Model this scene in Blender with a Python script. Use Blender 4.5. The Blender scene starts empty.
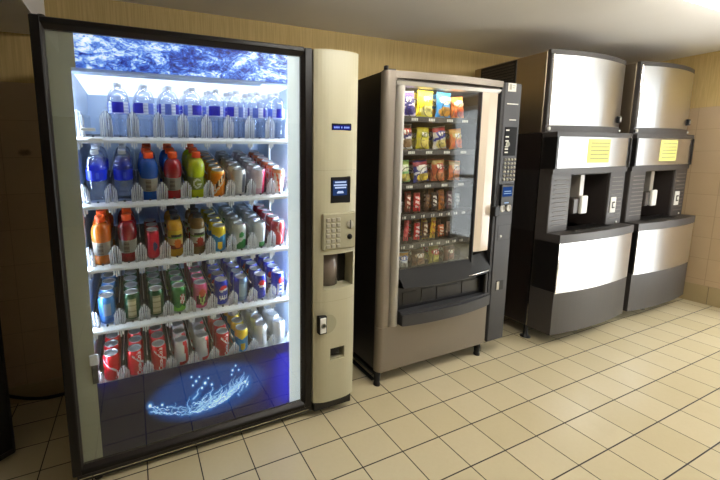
import bpy, math, random
from mathutils import Vector, Matrix, noise as mnoise
random.seed(7)
PI = math.pi
C = bpy.context.scene.collection
SC = bpy.context.scene

# ------------------------------------------------------------------ helpers
def lin(c):
    out = []
    for v in c[:3]:
        v = v / 255.0
        out.append(v / 12.92 if v <= 0.04045 else ((v + 0.055) / 1.055) ** 2.4)
    return (out[0], out[1], out[2], 1.0)

class MB:
    """collects shapes, linked as ONE mesh object"""
    def __init__(s):
        s.v = []; s.f = []; s.m = []; s.sm = []; s.col = {}
    def add(s, vs, fs, mat=0, smooth=False):
        b = len(s.v)
        s.v += [tuple(p) for p in vs]
        for f in fs:
            s.f.append([b + i for i in f]); s.m.append(mat); s.sm.append(smooth)
        return s
    def box(s, x0, x1, y0, y1, z0, z1, bev=0.0, mat=0, rot=None):
        if bev <= 0:
            vs = [(x, y, z) for x in (x0, x1) for y in (y0, y1) for z in (z0, z1)]
            fs = [(0, 1, 3, 2), (4, 6, 7, 5), (0, 4, 5, 1), (2, 3, 7, 6), (0, 2, 6, 4), (1, 5, 7, 3)]
        else:
            b = min(bev, (x1-x0)*.49, (y1-y0)*.49, (z1-z0)*.49)
            vs = []; idx = {}
            lo = (x0, y0, z0); hi = (x1, y1, z1)
            for sx in (0, 1):
                for sy in (0, 1):
                    for sz in (0, 1):
                        sg = (sx, sy, sz)
                        for ax in range(3):
                            p = []
                            for k in range(3):
                                e = hi[k] if sg[k] else lo[k]
                                if k != ax:
                                    e += -b if sg[k] else b
                                p.append(e)
                            idx[(sg, ax)] = len(vs); vs.append(tuple(p))
            fs = []
            for ax in range(3):
                o = [k for k in range(3) if k != ax]
                for sgn in (0, 1):
                    q = []
                    for a, c in ((0, 0), (1, 0), (1, 1), (0, 1)):
                        sg = [0, 0, 0]; sg[ax] = sgn; sg[o[0]] = a; sg[o[1]] = c
                        q.append(idx[(tuple(sg), ax)])
                    fs.append(q)
            for ax in range(3):                      # edges running along ax
                o = [k for k in range(3) if k != ax]
                for a in (0, 1):
                    for c in (0, 1):
                        s0 = [0, 0, 0]; s0[o[0]] = a; s0[o[1]] = c
                        s1 = list(s0); s1[ax] = 1
                        s0 = tuple(s0); s1 = tuple(s1)
                        fs.append((idx[(s0, o[0])], idx[(s0, o[1])], idx[(s1, o[1])], idx[(s1, o[0])]))
            for sx in (0, 1):
                for sy in (0, 1):
                    for sz in (0, 1):
                        sg = (sx, sy, sz)
                        fs.append((idx[(sg, 0)], idx[(sg, 1)], idx[(sg, 2)]))
        if rot is not None:
            vs = [rot @ Vector(p) for p in vs]
        return s.add(vs, fs, mat)
    def lathe(s, prof, n=24, c=(0, 0, 0), axis='z', mat=0, smooth=True, cap0=True, cap1=True):
        vs = []
        for r, h in prof:
            for i in range(n):
                a = 2*PI*i/n
                p = (r*math.cos(a), r*math.sin(a), h)
                if axis == 'y': p = (p[0], p[2], p[1])
                if axis == 'x': p = (p[2], p[0], p[1])
                vs.append((p[0]+c[0], p[1]+c[1], p[2]+c[2]))
        fs = []
        for k in range(len(prof)-1):
            for i in range(n):
                j = (i+1) % n
                fs.append((k*n+i, k*n+j, (k+1)*n+j, (k+1)*n+i))
        s.add(vs, fs, mat, smooth)
        b = len(s.v) - len(vs)
        if cap0: s.f.append([b+i for i in range(n)][::-1]); s.m.append(mat); s.sm.append(False)
        if cap1: s.f.append([b+(len(prof)-1)*n+i for i in range(n)]); s.m.append(mat); s.sm.append(False)
        return s
    def cyl(s, c, r, h, n=16, axis='z', mat=0):
        return s.lathe([(r, 0), (r, h)], n, c, axis, mat)
    def tube(s, pts, r, n=8, mat=0, smooth=True):
        pts = [Vector(p) for p in pts]; rings = []
        up = Vector((0, 0, 1)); prev = None
        for i, p in enumerate(pts):
            t = (pts[min(i+1, len(pts)-1)] - pts[max(i-1, 0)]).normalized()
            if prev is None:
                a = t.cross(up)
                if a.length < 1e-3: a = t.cross(Vector((1, 0, 0)))
                a.normalize()
            else:
                a = prev - t*prev.dot(t); a.normalize()
            prev = a; b = t.cross(a)
            rings.append([p + a*(r*math.cos(2*PI*k/n)) + b*(r*math.sin(2*PI*k/n)) for k in range(n)])
        vs = [q for ring in rings for q in ring]; fs = []
        for i in range(len(pts)-1):
            for k in range(n):
                l = (k+1) % n
                fs.append((i*n+k, i*n+l, (i+1)*n+l, (i+1)*n+k))
        fs.append(list(range(n))[::-1]); fs.append([(len(pts)-1)*n+k for k in range(n)])
        return s.add(vs, fs, mat, smooth)
    def prism(s, poly, a0, a1, axis='z', mat=0, smooth=False):
        n = len(poly)
        def P(u, v, a):
            return (u, v, a) if axis == 'z' else ((u, a, v) if axis == 'y' else (a, u, v))
        vs = [P(u, v, a0) for u, v in poly] + [P(u, v, a1) for u, v in poly]
        s.add(vs, [], mat)
        b = len(s.v) - 2*n
        for i in range(n):
            j = (i+1) % n
            s.f.append([b+i, b+j, b+n+j, b+n+i]); s.m.append(mat); s.sm.append(smooth)
        s.f.append([b+i for i in range(n)][::-1]); s.m.append(mat); s.sm.append(False)
        s.f.append([b+n+i for i in range(n)]); s.m.append(mat); s.sm.append(False)
        return s
    def grid(s, fn, nu, nv, mat=0, smooth=True, flip=False):
        vs = [fn(i/nu, j/nv) for j in range(nv+1) for i in range(nu+1)]
        fs = []
        for j in range(nv):
            for i in range(nu):
                q = (j*(nu+1)+i, j*(nu+1)+i+1, (j+1)*(nu+1)+i+1, (j+1)*(nu+1)+i)
                fs.append(q[::-1] if flip else q)
        return s.add(vs, fs, mat, smooth)
    def mesh(s, name, mats, off=(0, 0, 0)):
        me = bpy.data.meshes.new(name)
        o = Vector(off)
        me.from_pydata([Vector(p)-o for p in s.v], [], s.f)
        if not isinstance(mats, (list, tuple)): mats = [mats]
        for m in mats: me.materials.append(m)
        me.polygons.foreach_set('material_index', s.m)
        me.polygons.foreach_set('use_smooth', s.sm)
        me.update()
        return me

def link(name, me, parent=None):
    o = bpy.data.objects.new(name, me); C.objects.link(o)
    if parent is not None: o.parent = parent
    return o
def wloc(o):
    l = Vector((0, 0, 0))
    while o is not None:
        l += o.location; o = o.parent
    return l
def part(name, mb, mats, parent, label=None):
    """a part built in world coordinates under a thing (roots here are unrotated while building)"""
    me = mb.mesh(name, mats, wloc(parent))
    import bmesh
    bm = bmesh.new(); bm.from_mesh(me); bmesh.ops.recalc_face_normals(bm, faces=bm.faces); bm.to_mesh(me); bm.free()
    o = link(name, me, parent)
    if label: o['label'] = label
    return o
def thing(name, label, cat, loc=(0, 0, 0), group=None):
    o = bpy.data.objects.new(name, None); C.objects.link(o)
    o.empty_display_size = .05
    o.location = loc; o['label'] = label; o['category'] = cat
    if group: o['group'] = group
    return o
def struct(name, mb, mats):
    me = mb.mesh(name, mats)
    import bmesh
    bm = bmesh.new(); bm.from_mesh(me); bmesh.ops.recalc_face_normals(bm, faces=bm.faces); bm.to_mesh(me); bm.free()
    o = link(name, me); o['kind'] = 'structure'
    return o
def copy_tree(o, parent=None):
    c = o.copy(); C.objects.link(c)
    if parent is not None: c.parent = parent
    for ch in list(o.children): copy_tree(ch, c)
    return c
def text_mesh(body, size, shear=0.0, bold=0.0, ext=0.0):
    """vertices and faces of a line of lettering, centred on the origin in the x-y plane"""
    cu = bpy.data.curves.new('lettering', 'FONT')
    cu.body = body; cu.size = size; cu.shear = shear; cu.offset = bold; cu.extrude = ext
    cu.align_x = 'CENTER'; cu.align_y = 'CENTER'; cu.resolution_u = 3
    ob = bpy.data.objects.new('lettering', cu); C.objects.link(ob)
    dg = bpy.context.evaluated_depsgraph_get(); dg.update()
    me = ob.evaluated_get(dg).to_mesh()
    vs = [v.co.copy() for v in me.vertices]; fs = [list(p.vertices) for p in me.polygons]
    ob.evaluated_get(dg).to_mesh_clear()
    bpy.data.objects.remove(ob); bpy.data.curves.remove(cu)
    return vs, fs

# ------------------------------------------------------------------ materials
def new_mat(name):
    m = bpy.data.materials.new(name); m.use_nodes = True
    nt = m.node_tree
    for n in list(nt.nodes): nt.nodes.remove(n)
    out = nt.nodes.new('ShaderNodeOutputMaterial')
    return m, nt, out
class N:
    """small node-writing shorthand"""
    def __init__(s, nt): s.nt = nt
    def __call__(s, t, **kw):
        n = s.nt.nodes.new('ShaderNode' + t)
        ins = kw.pop('i', {})
        for k, v in kw.items(): setattr(n, k, v)
        for k, v in ins.items():
            if hasattr(v, 'links') or isinstance(v, bpy.types.NodeSocket): s.nt.links.new(v, n.inputs[k])
            else: n.inputs[k].default_value = v
        return n
    def math(s, op, a, b=0.0, c=0.0):
        n = s.nt.nodes.new('ShaderNodeMath'); n.operation = op
        for k, v in enumerate((a, b, c)):
            if isinstance(v, bpy.types.NodeSocket): s.nt.links.new(v, n.inputs[k])
            else: n.inputs[k].default_value = v
        return n.outputs[0]
    def mix(s, f, a, b):
        n = s.nt.nodes.new('ShaderNodeMix'); n.data_type = 'RGBA'
        for k, v in ((0, f), (6, a), (7, b)):
            if isinstance(v, bpy.types.NodeSocket): s.nt.links.new(v, n.inputs[k])
            else: n.inputs[k].default_value = v
        return n.outputs[2]
    def sstep(s, x, a, b):
        n = s.nt.nodes.new('ShaderNodeMapRange'); n.interpolation_type = 'SMOOTHSTEP'
        s.nt.links.new(x, n.inputs[0]); n.inputs[1].default_value = a; n.inputs[2].default_value = b
        return n.outputs[0]
def pm(name, col, rough=.5, metal=0.0, spec=.5, nscale=0.0, namt=0.0, bump=0.0, bscale=200.0, aniso=None, emit=None, estr=0.0, coat=0.0):
    m, nt, out = new_mat(name); n = N(nt)
    b = n('BsdfPrincipled', i={'Roughness': rough, 'Metallic': metal, 'Specular IOR Level': spec, 'Coat Weight': coat})
    c = lin(col)
    if namt > 0:
        tx = n('TexCoord'); ns = n('TexNoise', i={'Vector': tx.outputs['Object'], 'Scale': nscale, 'Detail': 4.0})
        dk = tuple(x*(1-namt) for x in c[:3]) + (1,); lt = tuple(min(1, x*(1+namt)) for x in c[:3]) + (1,)
        nt.links.new(n.mix(ns.outputs['Fac'], dk, lt), b.inputs['Base Color'])
    else:
        b.inputs['Base Color'].default_value = c
    if bump > 0:
        tx = n('TexCoord'); ns = n('TexNoise', i={'Vector': tx.outputs['Object'], 'Scale': bscale, 'Detail': 3.0})
        bp = n('Bump', i={'Strength': bump, 'Distance': .002, 'Height': ns.outputs['Fac']})
        nt.links.new(bp.outputs[0], b.inputs['Normal'])
    if aniso is not None:
        tx = n('TexCoord'); mp = n('Mapping', i={'Vector': tx.outputs['Object'], 'Scale': aniso})
        ns = n('TexNoise', i={'Vector': mp.outputs[0], 'Scale': 1.0, 'Detail': 3.0})
        nt.links.new(n.math('ADD', n.math('MULTIPLY', ns.outputs['Fac'], .16), rough-.08), b.inputs['Roughness'])
    if emit is not None:
        b.inputs['Emission Color'].default_value = lin(emit); b.inputs['Emission Strength'].default_value = estr
    nt.links.new(b.outputs[0], out.inputs[0])
    return m
def attr_mat(name, rough=.3, metal=0.0, trans=0.0, coat=0.0):
    """printed surface: the artwork sits in the mesh's colour attribute"""
    m, nt, out = new_mat(name); n = N(nt)
    a = n('VertexColor', layer_name='Col')
    b = n('BsdfPrincipled', i={'Base Color': a.outputs[0], 'Roughness': rough, 'Metallic': metal, 'Coat Weight': coat})
    if trans > 0:
        t = n('BsdfTranslucent', i={'Color': a.outputs[0]})
        mx = n('MixShader', i={0: trans, 1: b.outputs[0], 2: t.outputs[0]})
        nt.links.new(mx.outputs[0], out.inputs[0])
    else:
        nt.links.new(b.outputs[0], out.inputs[0])
    return m
def schlick(n, f0=.04, k=1.0):
    lw = n('LayerWeight', i={'Blend': .5})
    return n.math('MINIMUM', n.math('MULTIPLY', n.math('ADD', n.math('MULTIPLY', n.math('POWER', lw.outputs['Facing'], 5.0), 1-f0), f0), k), 1.0)
def clear_mat(name, tint=(1, 1, 1), k=1.6, rough=0.0, haze=0.0, hazecol=(255, 255, 255), edge=0.0):
    """a thin clear pane or plastic wall: see-through plus its surface reflection (and a little haze)"""
    m, nt, out = new_mat(name); n = N(nt)
    t = n('BsdfTransparent', i={'Color': (*tint, 1)})
    sh = t.outputs[0]
    if haze > 0 or edge > 0:
        d = n('BsdfDiffuse', i={'Color': lin(hazecol)}); tl = n('BsdfTranslucent', i={'Color': lin(hazecol)})
        dd = n('MixShader', i={0: .5, 1: d.outputs[0], 2: tl.outputs[0]})
        lw = n('LayerWeight', i={'Blend': .5})
        fac = n.math('ADD', n.math('MULTIPLY', n.math('POWER', lw.outputs['Facing'], 3.0), edge), haze)
        sh = n('MixShader', i={0: fac, 1: sh, 2: dd.outputs[0]}).outputs[0]
    g = n('BsdfGlossy', i={'Roughness': rough})
    mx = n('MixShader', i={0: schlick(n, .04, k), 1: sh, 2: g.outputs[0]})
    nt.links.new(mx.outputs[0], out.inputs[0])
    return m
def emis(name, col, s):
    m, nt, out = new_mat(name); n = N(nt)
    e = n('Emission', i={'Color': lin(col), 'Strength': s})
    nt.links.new(e.outputs[0], out.inputs[0])
    return m

TX, TY = .21655, .17324       # floor tile spacing
def floor_mat():
    m, nt, out = new_mat('floor_tiles'); n = N(nt)
    g = n('NewGeometry'); sp = n('SeparateXYZ', i={0: g.outputs['Position']})
    u = n.math('DIVIDE', sp.outputs[0], TX); v = n.math('DIVIDE', sp.outputs[1], TY)
    def dist(a, T):
        fr = n.math('FRACT', n.math('ADD', a, 100.5)); return n.math('MULTIPLY', n.math('ABSOLUTE', n.math('SUBTRACT', fr, .5)), T)
    d = n.math('MINIMUM', dist(u, TX), dist(v, TY))
    grout = n.math('SUBTRACT', 1.0, n.sstep(d, .0018, .0032))
    cell = n('CombineXYZ', i={0: n.math('FLOOR', n.math('ADD', u, 100.0)), 1: n.math('FLOOR', n.math('ADD', v, 100.0))})
    wn = n('TexWhiteNoise', i={'Vector': cell.outputs[0]})
    ns = n('TexNoise', i={'Vector': g.outputs['Position'], 'Scale': 4.0, 'Detail': 3.0, 'Roughness': .5})
    fine = n('TexNoise', i={'Vector': g.outputs['Position'], 'Scale': 60.0, 'Detail': 4.0})
    base = n.mix(wn.outputs['Value'], lin((209, 197, 162)), lin((217, 206, 174)))
    base = n.mix(n.math('MULTIPLY', n.sstep(ns.outputs['Fac'], .52, .80), .2), base, lin((194, 180, 146)))
    base = n.mix(n.math('MULTIPLY', fine.outputs['Fac'], .15), base, lin((176, 160, 126)))
    col = n.mix(grout, base, lin((42, 36, 26)))
    b = n('BsdfPrincipled', i={'Base Color': col, 'Specular IOR Level': .5})
    rn = n.math('ADD', n.math('MULTIPLY', ns.outputs['Fac'], .03), n.math('ADD', n.math('MULTIPLY', grout, .4), .25))
    nt.links.new(rn, b.inputs['Roughness'])
    bp = n('Bump', i={'Strength': .5, 'Distance': .002, 'Height': n.math('SUBTRACT', n.math('MULTIPLY', ns.outputs['Fac'], .01), grout)})
    nt.links.new(bp.outputs[0], b.inputs['Normal'])
    nt.links.new(b.outputs[0], out.inputs[0])
    return m
def wall_mat(name, axis, T, off, ZT=1.727, TZ=.189, stain=False):
    m, nt, out = new_mat(name); n = N(nt)
    g = n('NewGeometry'); sp = n('SeparateXYZ', i={0: g.outputs['Position']})
    h = sp.outputs[axis]; z = sp.outputs[2]
    def dist(a, T, o):
        fr = n.math('FRACT', n.math('ADD', n.math('DIVIDE', n.math('SUBTRACT', a, o), T), 100.5)); return n.math('MULTIPLY', n.math('ABSOLUTE', n.math('SUBTRACT', fr, .5)), T)
    dv = dist(h, T, off); dz = dist(z, TZ, ZT)
    gro = n.math('SUBTRACT', 1.0, n.sstep(n.math('MINIMUM', dv, dz), .0008, .0024))
    cell = n('CombineXYZ', i={0: n.math('FLOOR', n.math('ADD', n.math('DIVIDE', n.math('SUBTRACT', h, off), T), 100.0)), 1: n.math('FLOOR', n.math('ADD', n.math('DIVIDE', n.math('SUBTRACT', z, ZT), TZ), 100.0))})
    wn = n('TexWhiteNoise', i={'Vector': cell.outputs[0]})
    ns = n('TexNoise', i={'Vector': g.outputs['Position'], 'Scale': 9.0, 'Detail': 5.0})
    tile = n.mix(wn.outputs['Value'], lin((190, 166, 134)), lin((197, 174, 142)))
    tile = n.mix(n.math('MULTIPLY', ns.outputs['Fac'], .3), tile, lin((176, 151, 118)))
    tile = n.mix(n.math('MULTIPLY', gro, .55), tile, lin((142, 120, 92)))
    mp = n('Mapping', i={'Vector': g.outputs['Position'], 'Scale': (140.0, 140.0, 5.0)})
    gr = n('TexNoise', i={'Vector': mp.outputs[0], 'Scale': 1.0, 'Detail': 3.0})
    paper = n.mix(n.sstep(gr.outputs['Fac'], .3, .7), lin((190, 164, 106)), lin((206, 181, 124)))
    up = n.math('GREATER_THAN', z, ZT)
    col = n.mix(up, tile, paper)
    if stain:
        dx = n.math('DIVIDE', n.math('SUBTRACT', h, -1.365), .035); dzz = n.math('DIVIDE', n.math('SUBTRACT', z, 1.375), .022)
        rr = n.math('SQRT', n.math('ADD', n.math('MULTIPLY', dx, dx), n.math('MULTIPLY', dzz, dzz)))
        ns2 = n('TexNoise', i={'Vector': g.outputs['Position'], 'Scale': 45.0, 'Detail': 3.0})
        sm = n.math('SUBTRACT', 1.0, n.sstep(n.math('ADD', rr, n.math('MULTIPLY', ns2.outputs['Fac'], .9)), .8, 1.5))
        col = n.mix(n.math('MULTIPLY', sm, .7), col, lin((60, 46, 34)))
    b = n('BsdfPrincipled', i={'Base Color': col})
    nt.links.new(n.math('ADD', n.math('MULTIPLY', up, .45), .33), b.inputs['Roughness'])
    bp = n('Bump', i={'Strength': .4, 'Distance': .0015, 'Height': n.math('SUBTRACT', n.math('MULTIPLY', gr.outputs['Fac'], n.math('MULTIPLY', up, .4)), n.math('MULTIPLY', gro, n.math('SUBTRACT', 1.0, up)))})
    nt.links.new(bp.outputs[0], b.inputs['Normal'])
    nt.links.new(b.outputs[0], out.inputs[0])
    return m
def header_mat():
    """backlit picture of churning blue water"""
    m, nt, out = new_mat('water_picture'); n = N(nt)
    g = n('TexCoord'); mp = n('Mapping', i={'Vector': g.outputs['Object'], 'Scale': (5.0, 5.0, 9.0), 'Rotation': (0, .2, 0)})
    w = n('TexNoise', i={'Vector': mp.outputs[0], 'Scale': 1.3, 'Detail': 9.0, 'Roughness': .68, 'Distortion': 1.6})
    w2 = n('TexNoise', i={'Vector': mp.outputs[0], 'Scale': 5.5, 'Detail': 6.0, 'Roughness': .75, 'Distortion': 2.2})
    s = n.math('ADD', n.math('MULTIPLY', w.outputs['Fac'], .55), n.math('MULTIPLY', w2.outputs['Fac'], .45))
    r = n('ValToRGB', i={0: s})
    cr = r.color_ramp
    cr.elements[0].position = 0.40; cr.elements[0].color = lin((10, 18, 96))
    cr.elements[1].position = .60; cr.elements[1].color = lin((250, 252, 255))
    for p, c in ((.44, (20, 44, 150)), (.485, (54, 104, 196)), (.52, (120, 158, 218)), (.555, (196, 214, 242))):
        e = cr.elements.new(p); e.color = lin(c)
    b = n('BsdfPrincipled', i={'Base Color': r.outputs[0], 'Roughness': .35, 'Emission Color': r.outputs[0], 'Emission Strength': HEADER_E})
    nt.links.new(b.outputs[0], out.inputs[0])
    return m
def splash_mat():
    """backlit picture on translucent film: the artwork sits in the mesh's colour attribute"""
    m, nt, out = new_mat('splash_picture'); n = N(nt)
    a = n('VertexColor', layer_name='Col')
    b = n('BsdfPrincipled', i={'Base Color': a.outputs[0], 'Roughness': .5, 'Specular IOR Level': 0.0, 'Emission Color': a.outputs[0], 'Emission Strength': SPLASH_E})
    t = n('BsdfTranslucent', i={'Color': lin((30, 36, 200))})
    mx = n('MixShader', i={0: .10, 1: b.outputs[0], 2: t.outputs[0]})
    nt.links.new(mx.outputs[0], out.inputs[0])
    return m
HEADER_E, SPLASH_E = .9, .8
M = {}
M['floor'] = floor_mat()
M['wall_back'] = wall_mat('back_wall_surface', 0, TX, -1.465, stain=True)
M['wall_side'] = wall_mat('side_wall_surface', 1, .18, -.109)
M['wall_far'] = pm('dark_far_wall', (58, 52, 46), .7)
M['ceiling'] = pm('ceiling_paint', (240, 237, 234), .8, nscale=3, namt=.03, bump=.15, bscale=120)
M['base_tile'] = pm('baseboard_tile', (176, 158, 120), .35, nscale=12, namt=.06)
M['grout'] = pm('dark_grout', (70, 60, 44), .9)
M['black'] = pm('black_painted_steel', (17, 15, 15), .38, nscale=6, namt=.1)
M['brownblack'] = pm('dark_brown_frame', (15, 11, 10), .38, spec=.25, nscale=30, namt=.06)
M['bevel'] = pm('frame_inner_bevel', (28, 22, 20), .4, spec=.3)
M['rubber'] = pm('black_rubber', (14, 14, 14), .7)
M['cream'] = pm('cream_plastic', (184, 180, 153), .42, nscale=3, namt=.03, bump=.05, bscale=600)
M['creamdark'] = pm('cream_recess', (164, 160, 134), .5)
M['liner'] = pm('liner_white', (178, 198, 226), .5)
M['shelfwhite'] = pm('shelf_white', (228, 232, 236), .35, nscale=40, namt=.03)
M['shelfdark'] = pm('shelf_wire_grey', (70, 74, 82), .5)
M['glass'] = clear_mat('cabinet_glass', (.97, .99, .985), 1.6)
M['snackglass'] = clear_mat('snack_glass', (.97, .98, .98), 1.7)
M['plastic'] = clear_mat('clear_holder', (.95, .96, .98), 2.6, .10, haze=.20, hazecol=(246, 249, 255), edge=.5)
M['plasticclear'] = clear_mat('clear_divider', (.93, .94, .96), 2.4, .05, haze=.01, hazecol=(240, 245, 255), edge=.04)
M['plasticglint'] = clear_mat('glint_rib', (.95, .96, .98), 2.6, .15, haze=.80, hazecol=(252, 253, 255), edge=.2)
def water_mat():
    """clear bottle with water: lets light through, darker and bluer towards its outline"""
    m, nt, out = new_mat('clear_bottle'); n = N(nt)
    lw = n('LayerWeight', i={'Blend': .5})
    f = n.math('POWER', lw.outputs['Facing'], 2.2)
    t = n('BsdfTransparent', i={'Color': n.mix(f, (.95, .97, 1, 1), (.36, .47, .72, 1))})
    d = n('BsdfTranslucent', i={'Color': lin((225, 236, 252))})
    sh = n('MixShader', i={0: .06, 1: t.outputs[0], 2: d.outputs[0]})
    g = n('BsdfGlossy', i={'Roughness': .05})
    mx = n('MixShader', i={0: schlick(n, .04, 2.2), 1: sh.outputs[0], 2: g.outputs[0]})
    nt.links.new(mx.outputs[0], out.inputs[0])
    return m
M['water'] = water_mat()
M['print'] = attr_mat('printed_label', .35, 0.0, .35)
M['canprint'] = attr_mat('printed_can', .28, .35)
M['bagprint'] = attr_mat('printed_foil_bag', .42, 0.0, 0.0, .1)
M['liquid'] = attr_mat('bottled_drink', .12, 0.0, .30, .6)
M['alu'] = pm('aluminium', (205, 207, 210), .32, .7)
def cap_mat(name, col):
    m, nt, out = new_mat(name); n = N(nt)
    b = n('BsdfPrincipled', i={'Base Color': lin(col), 'Roughness': .4}); t = n('BsdfTranslucent', i={'Color': lin(col)})
    mx = n('MixShader', i={0: .4, 1: b.outputs[0], 2: t.outputs[0]}); nt.links.new(mx.outputs[0], out.inputs[0])
    return m
M['capwhite'] = cap_mat('cap_white', (232, 235, 240))
M['caporange'] = pm('cap_orange', (240, 92, 22), .4)
M['capblack'] = pm('cap_black', (24, 22, 22), .4)
M['letterwhite'] = pm('white_lettering', (240, 240, 240), .45)
M['letterblack'] = pm('black_lettering', (28, 28, 30), .5)
M['letterblue'] = pm('blue_lettering', (40, 60, 150), .5)
M['led'] = emis('lamp_tube_cold', (225, 238, 255), 85)
M['ledadded'] = emis('added_tube_soft', (225, 238, 255), 60)
M['led2'] = emis('lamp_tube_blue_white', (200, 215, 255), 62)
M['ledtop'] = emis('lamp_panel_cold', (230, 240, 255), 1.6)
M['ledwarm'] = emis('lamp_tube_warm', (255, 242, 220), 42)
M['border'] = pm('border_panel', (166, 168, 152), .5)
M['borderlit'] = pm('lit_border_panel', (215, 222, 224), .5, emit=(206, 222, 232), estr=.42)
M['header'] = header_mat()
M['splash'] = splash_mat()
M['screenblue'] = emis('lit_display_blue', (28, 34, 130), .7)
M['screenlet'] = emis('lit_display_text', (150, 170, 250), .9)
M['screen'] = pm('dark_screen', (10, 10, 13), .6, spec=.15)
M['btn'] = pm('grey_button', (166, 162, 146), .45)
M['flapgrey'] = pm('smoked_cup_door', (112, 100, 92), .22, coat=.4)
M['sticker'] = pm('white_sticker', (225, 224, 216), .5)
M['bronze'] = pm('bronze_metallic_paint', (130, 121, 110), .38, .35, nscale=2, namt=.02)
M['silver'] = pm('silver_plastic', (172, 168, 160), .3, .45)
M['char'] = pm('charcoal_plastic', (50, 50, 54), .5, nscale=30, namt=.05)
M['charline'] = pm('panel_seam', (30, 30, 33), .6)
M['blackgloss'] = pm('black_gloss_plastic', (14, 14, 16), .42, spec=.3)
M['sill'] = pm('sill_plastic', (12, 12, 14), .5, spec=.25)
M['blackflap'] = pm('black_flap', (26, 26, 31), .35, bump=.05, bscale=90)
M['offwhite'] = pm('off_white_panel', (222, 208, 190), .14, coat=.6)
M['snackliner'] = pm('snack_liner', (52, 48, 46), .6)
M['tray'] = pm('tray_metal', (60, 58, 56), .4, .3)
M['wire'] = pm('coil_wire', (38, 36, 36), .35, .5)
M['tag'] = pm('price_tag', (226, 224, 214), .5)
def steel_mat(name, col, rough, an):
    m, nt, out = new_mat(name); n = N(nt)
    tx = n('TexCoord'); mp = n('Mapping', i={'Vector': tx.outputs['Object'], 'Scale': (2.0, 2.0, 300.0)})
    ns = n('TexNoise', i={'Vector': mp.outputs[0], 'Scale': 1.0, 'Detail': 3.0})
    tg = n('Tangent', direction_type='RADIAL', axis='Z')
    b = n('BsdfPrincipled', i={'Base Color': lin(col), 'Metallic': 1.0, 'Anisotropic': an, 'Anisotropic Rotation': 0.25})
    nt.links.new(n.math('ADD', n.math('MULTIPLY', ns.outputs['Fac'], .10), rough-.05), b.inputs['Roughness'])
    nt.links.new(tg.outputs[0], b.inputs['Tangent'])
    nt.links.new(b.outputs[0], out.inputs[0])
    return m
M['steel'] = steel_mat('brushed_steel', (230, 230, 231), .34, .85)
M['steelside'] = pm('dull_steel_side', (160, 146, 126), .40, 1.0, aniso=(3.0, 3.0, 180.0))
M['ice'] = pm('charcoal_ice_plastic', (60, 56, 55), .45, nscale=50, namt=.05, bump=.06, bscale=400)
M['icedark'] = pm('dark_niche_plastic', (56, 50, 48), .4)
M['icelight'] = pm('louver_line', (110, 104, 100), .5)
M['darkside'] = pm('dark_brown_panel', (32, 26, 23), .3)
M['chrome'] = pm('polished_edge', (210, 206, 200), .15, 1.0)
M['whitegloss'] = pm('white_gloss', (235, 235, 230), .3)
M['note'] = pm('yellow_paper', (228, 224, 132), .7)
M['letternote'] = pm('faded_writing', (128, 134, 104), .6)
M['noteedge'] = pm('yellow_edge', (226, 214, 70), .7)
M['ltube'] = emis('added_fluorescent_tube', (255, 250, 241), 46)
M['ltubesoft'] = emis('fluorescent_tube_soft', (255, 250, 241), 9)
M['lbody'] = pm('lamp_housing', (222, 214, 196), .5)
M['doorframe'] = pm('door_white_paint', (205, 204, 200), .4)
def frosted_mat():
    m, nt, out = new_mat('frosted_glass'); n = N(nt)
    t = n('BsdfTranslucent', i={'Color': (.88, .9, .9, 1)}); g = n('BsdfGlossy', i={'Roughness': .2})
    mx = n('MixShader', i={0: schlick(n, .04, 1.0), 1: t.outputs[0], 2: g.outputs[0]})
    nt.links.new(mx.outputs[0], out.inputs[0])
    return m
M['frosted'] = frosted_mat()
M['doorglass'] = clear_mat('door_glass', (.97, .98, .97), 1.8)

# ------------------------------------------------------------------ the room
X0, X1, Y0, Y1, ZC = -2.7, 3.8, -6.5, .72, 2.186
struct('floor', MB().box(X0-.1, X1+.1, Y0-.1, Y1+.1, -.1, 0), M['floor'])
struct('ceiling', MB().box(X0-.1, X1+.1, Y0-.1, Y1+.1, ZC, ZC+.1), M['ceiling'])
struct('wall_back', MB().box(X0-.1, X1+.1, Y1, Y1+.1, 0, ZC), M['wall_back'])
struct('wall_left', MB().box(X0-.1, X0, Y0, Y1, 0, ZC), M['wall_side'])
struct('wall_front', MB().box(X0-.1, X1+.1, Y0-.1, Y0, 0, ZC), M['wall_far'])
DY0, DY1, DZ = -2.55, -.50, 2.06       # glazed double doors in the right wall, beside the viewer
w = MB()
w.box(X1, X1+.1, DY1, Y1, 0, ZC); w.box(X1, X1+.1, Y0, DY0, 0, ZC); w.box(X1, X1+.1, DY0, DY1, DZ, ZC)
struct('wall_right', w, M['wall_side'])
# lower ceiling box at the left end
struct('trim_1', MB().box(X0, -1.219, -1.0, Y1, 1.966, ZC), M['ceiling'])
b = MB(); b.box(X0, X1, Y1-.009, Y1, 0, .104, .003)
struct('baseboard_back', b, M['base_tile'])
b = MB()
k = 0
yy = Y1-.009
while yy > DY1+.02:
    y2 = max(yy-.17, DY1)
    b.box(X1-.009, X1, y2+.002, yy-.001, 0, .165, .002, 0); yy = y2
b.box(X1-.004, X1, DY1, Y1-.009, 0, .163, 0, 1)
struct('baseboard_right', b, [M['base_tile'], M['grout']])
dm = (DY0+DY1)/2
fr = MB()
for (a, c) in ((DY0, DY0+.06), (dm-.06, dm+.06), (DY1-.06, DY1)): fr.box(X1+.02, X1+.07, a, c, 0, DZ, .004)
fr.box(X1+.02, X1+.07, DY0, DY1, DZ-.06, DZ, .004); fr.box(X1+.02, X1+.07, DY0, DY1, 0, .10, .004)
fr.box(X1+.02, X1+.07, DY0, DY1, 1.0, 1.05, .004)
fo = struct('door_1', fr, M['doorframe'])
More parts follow.
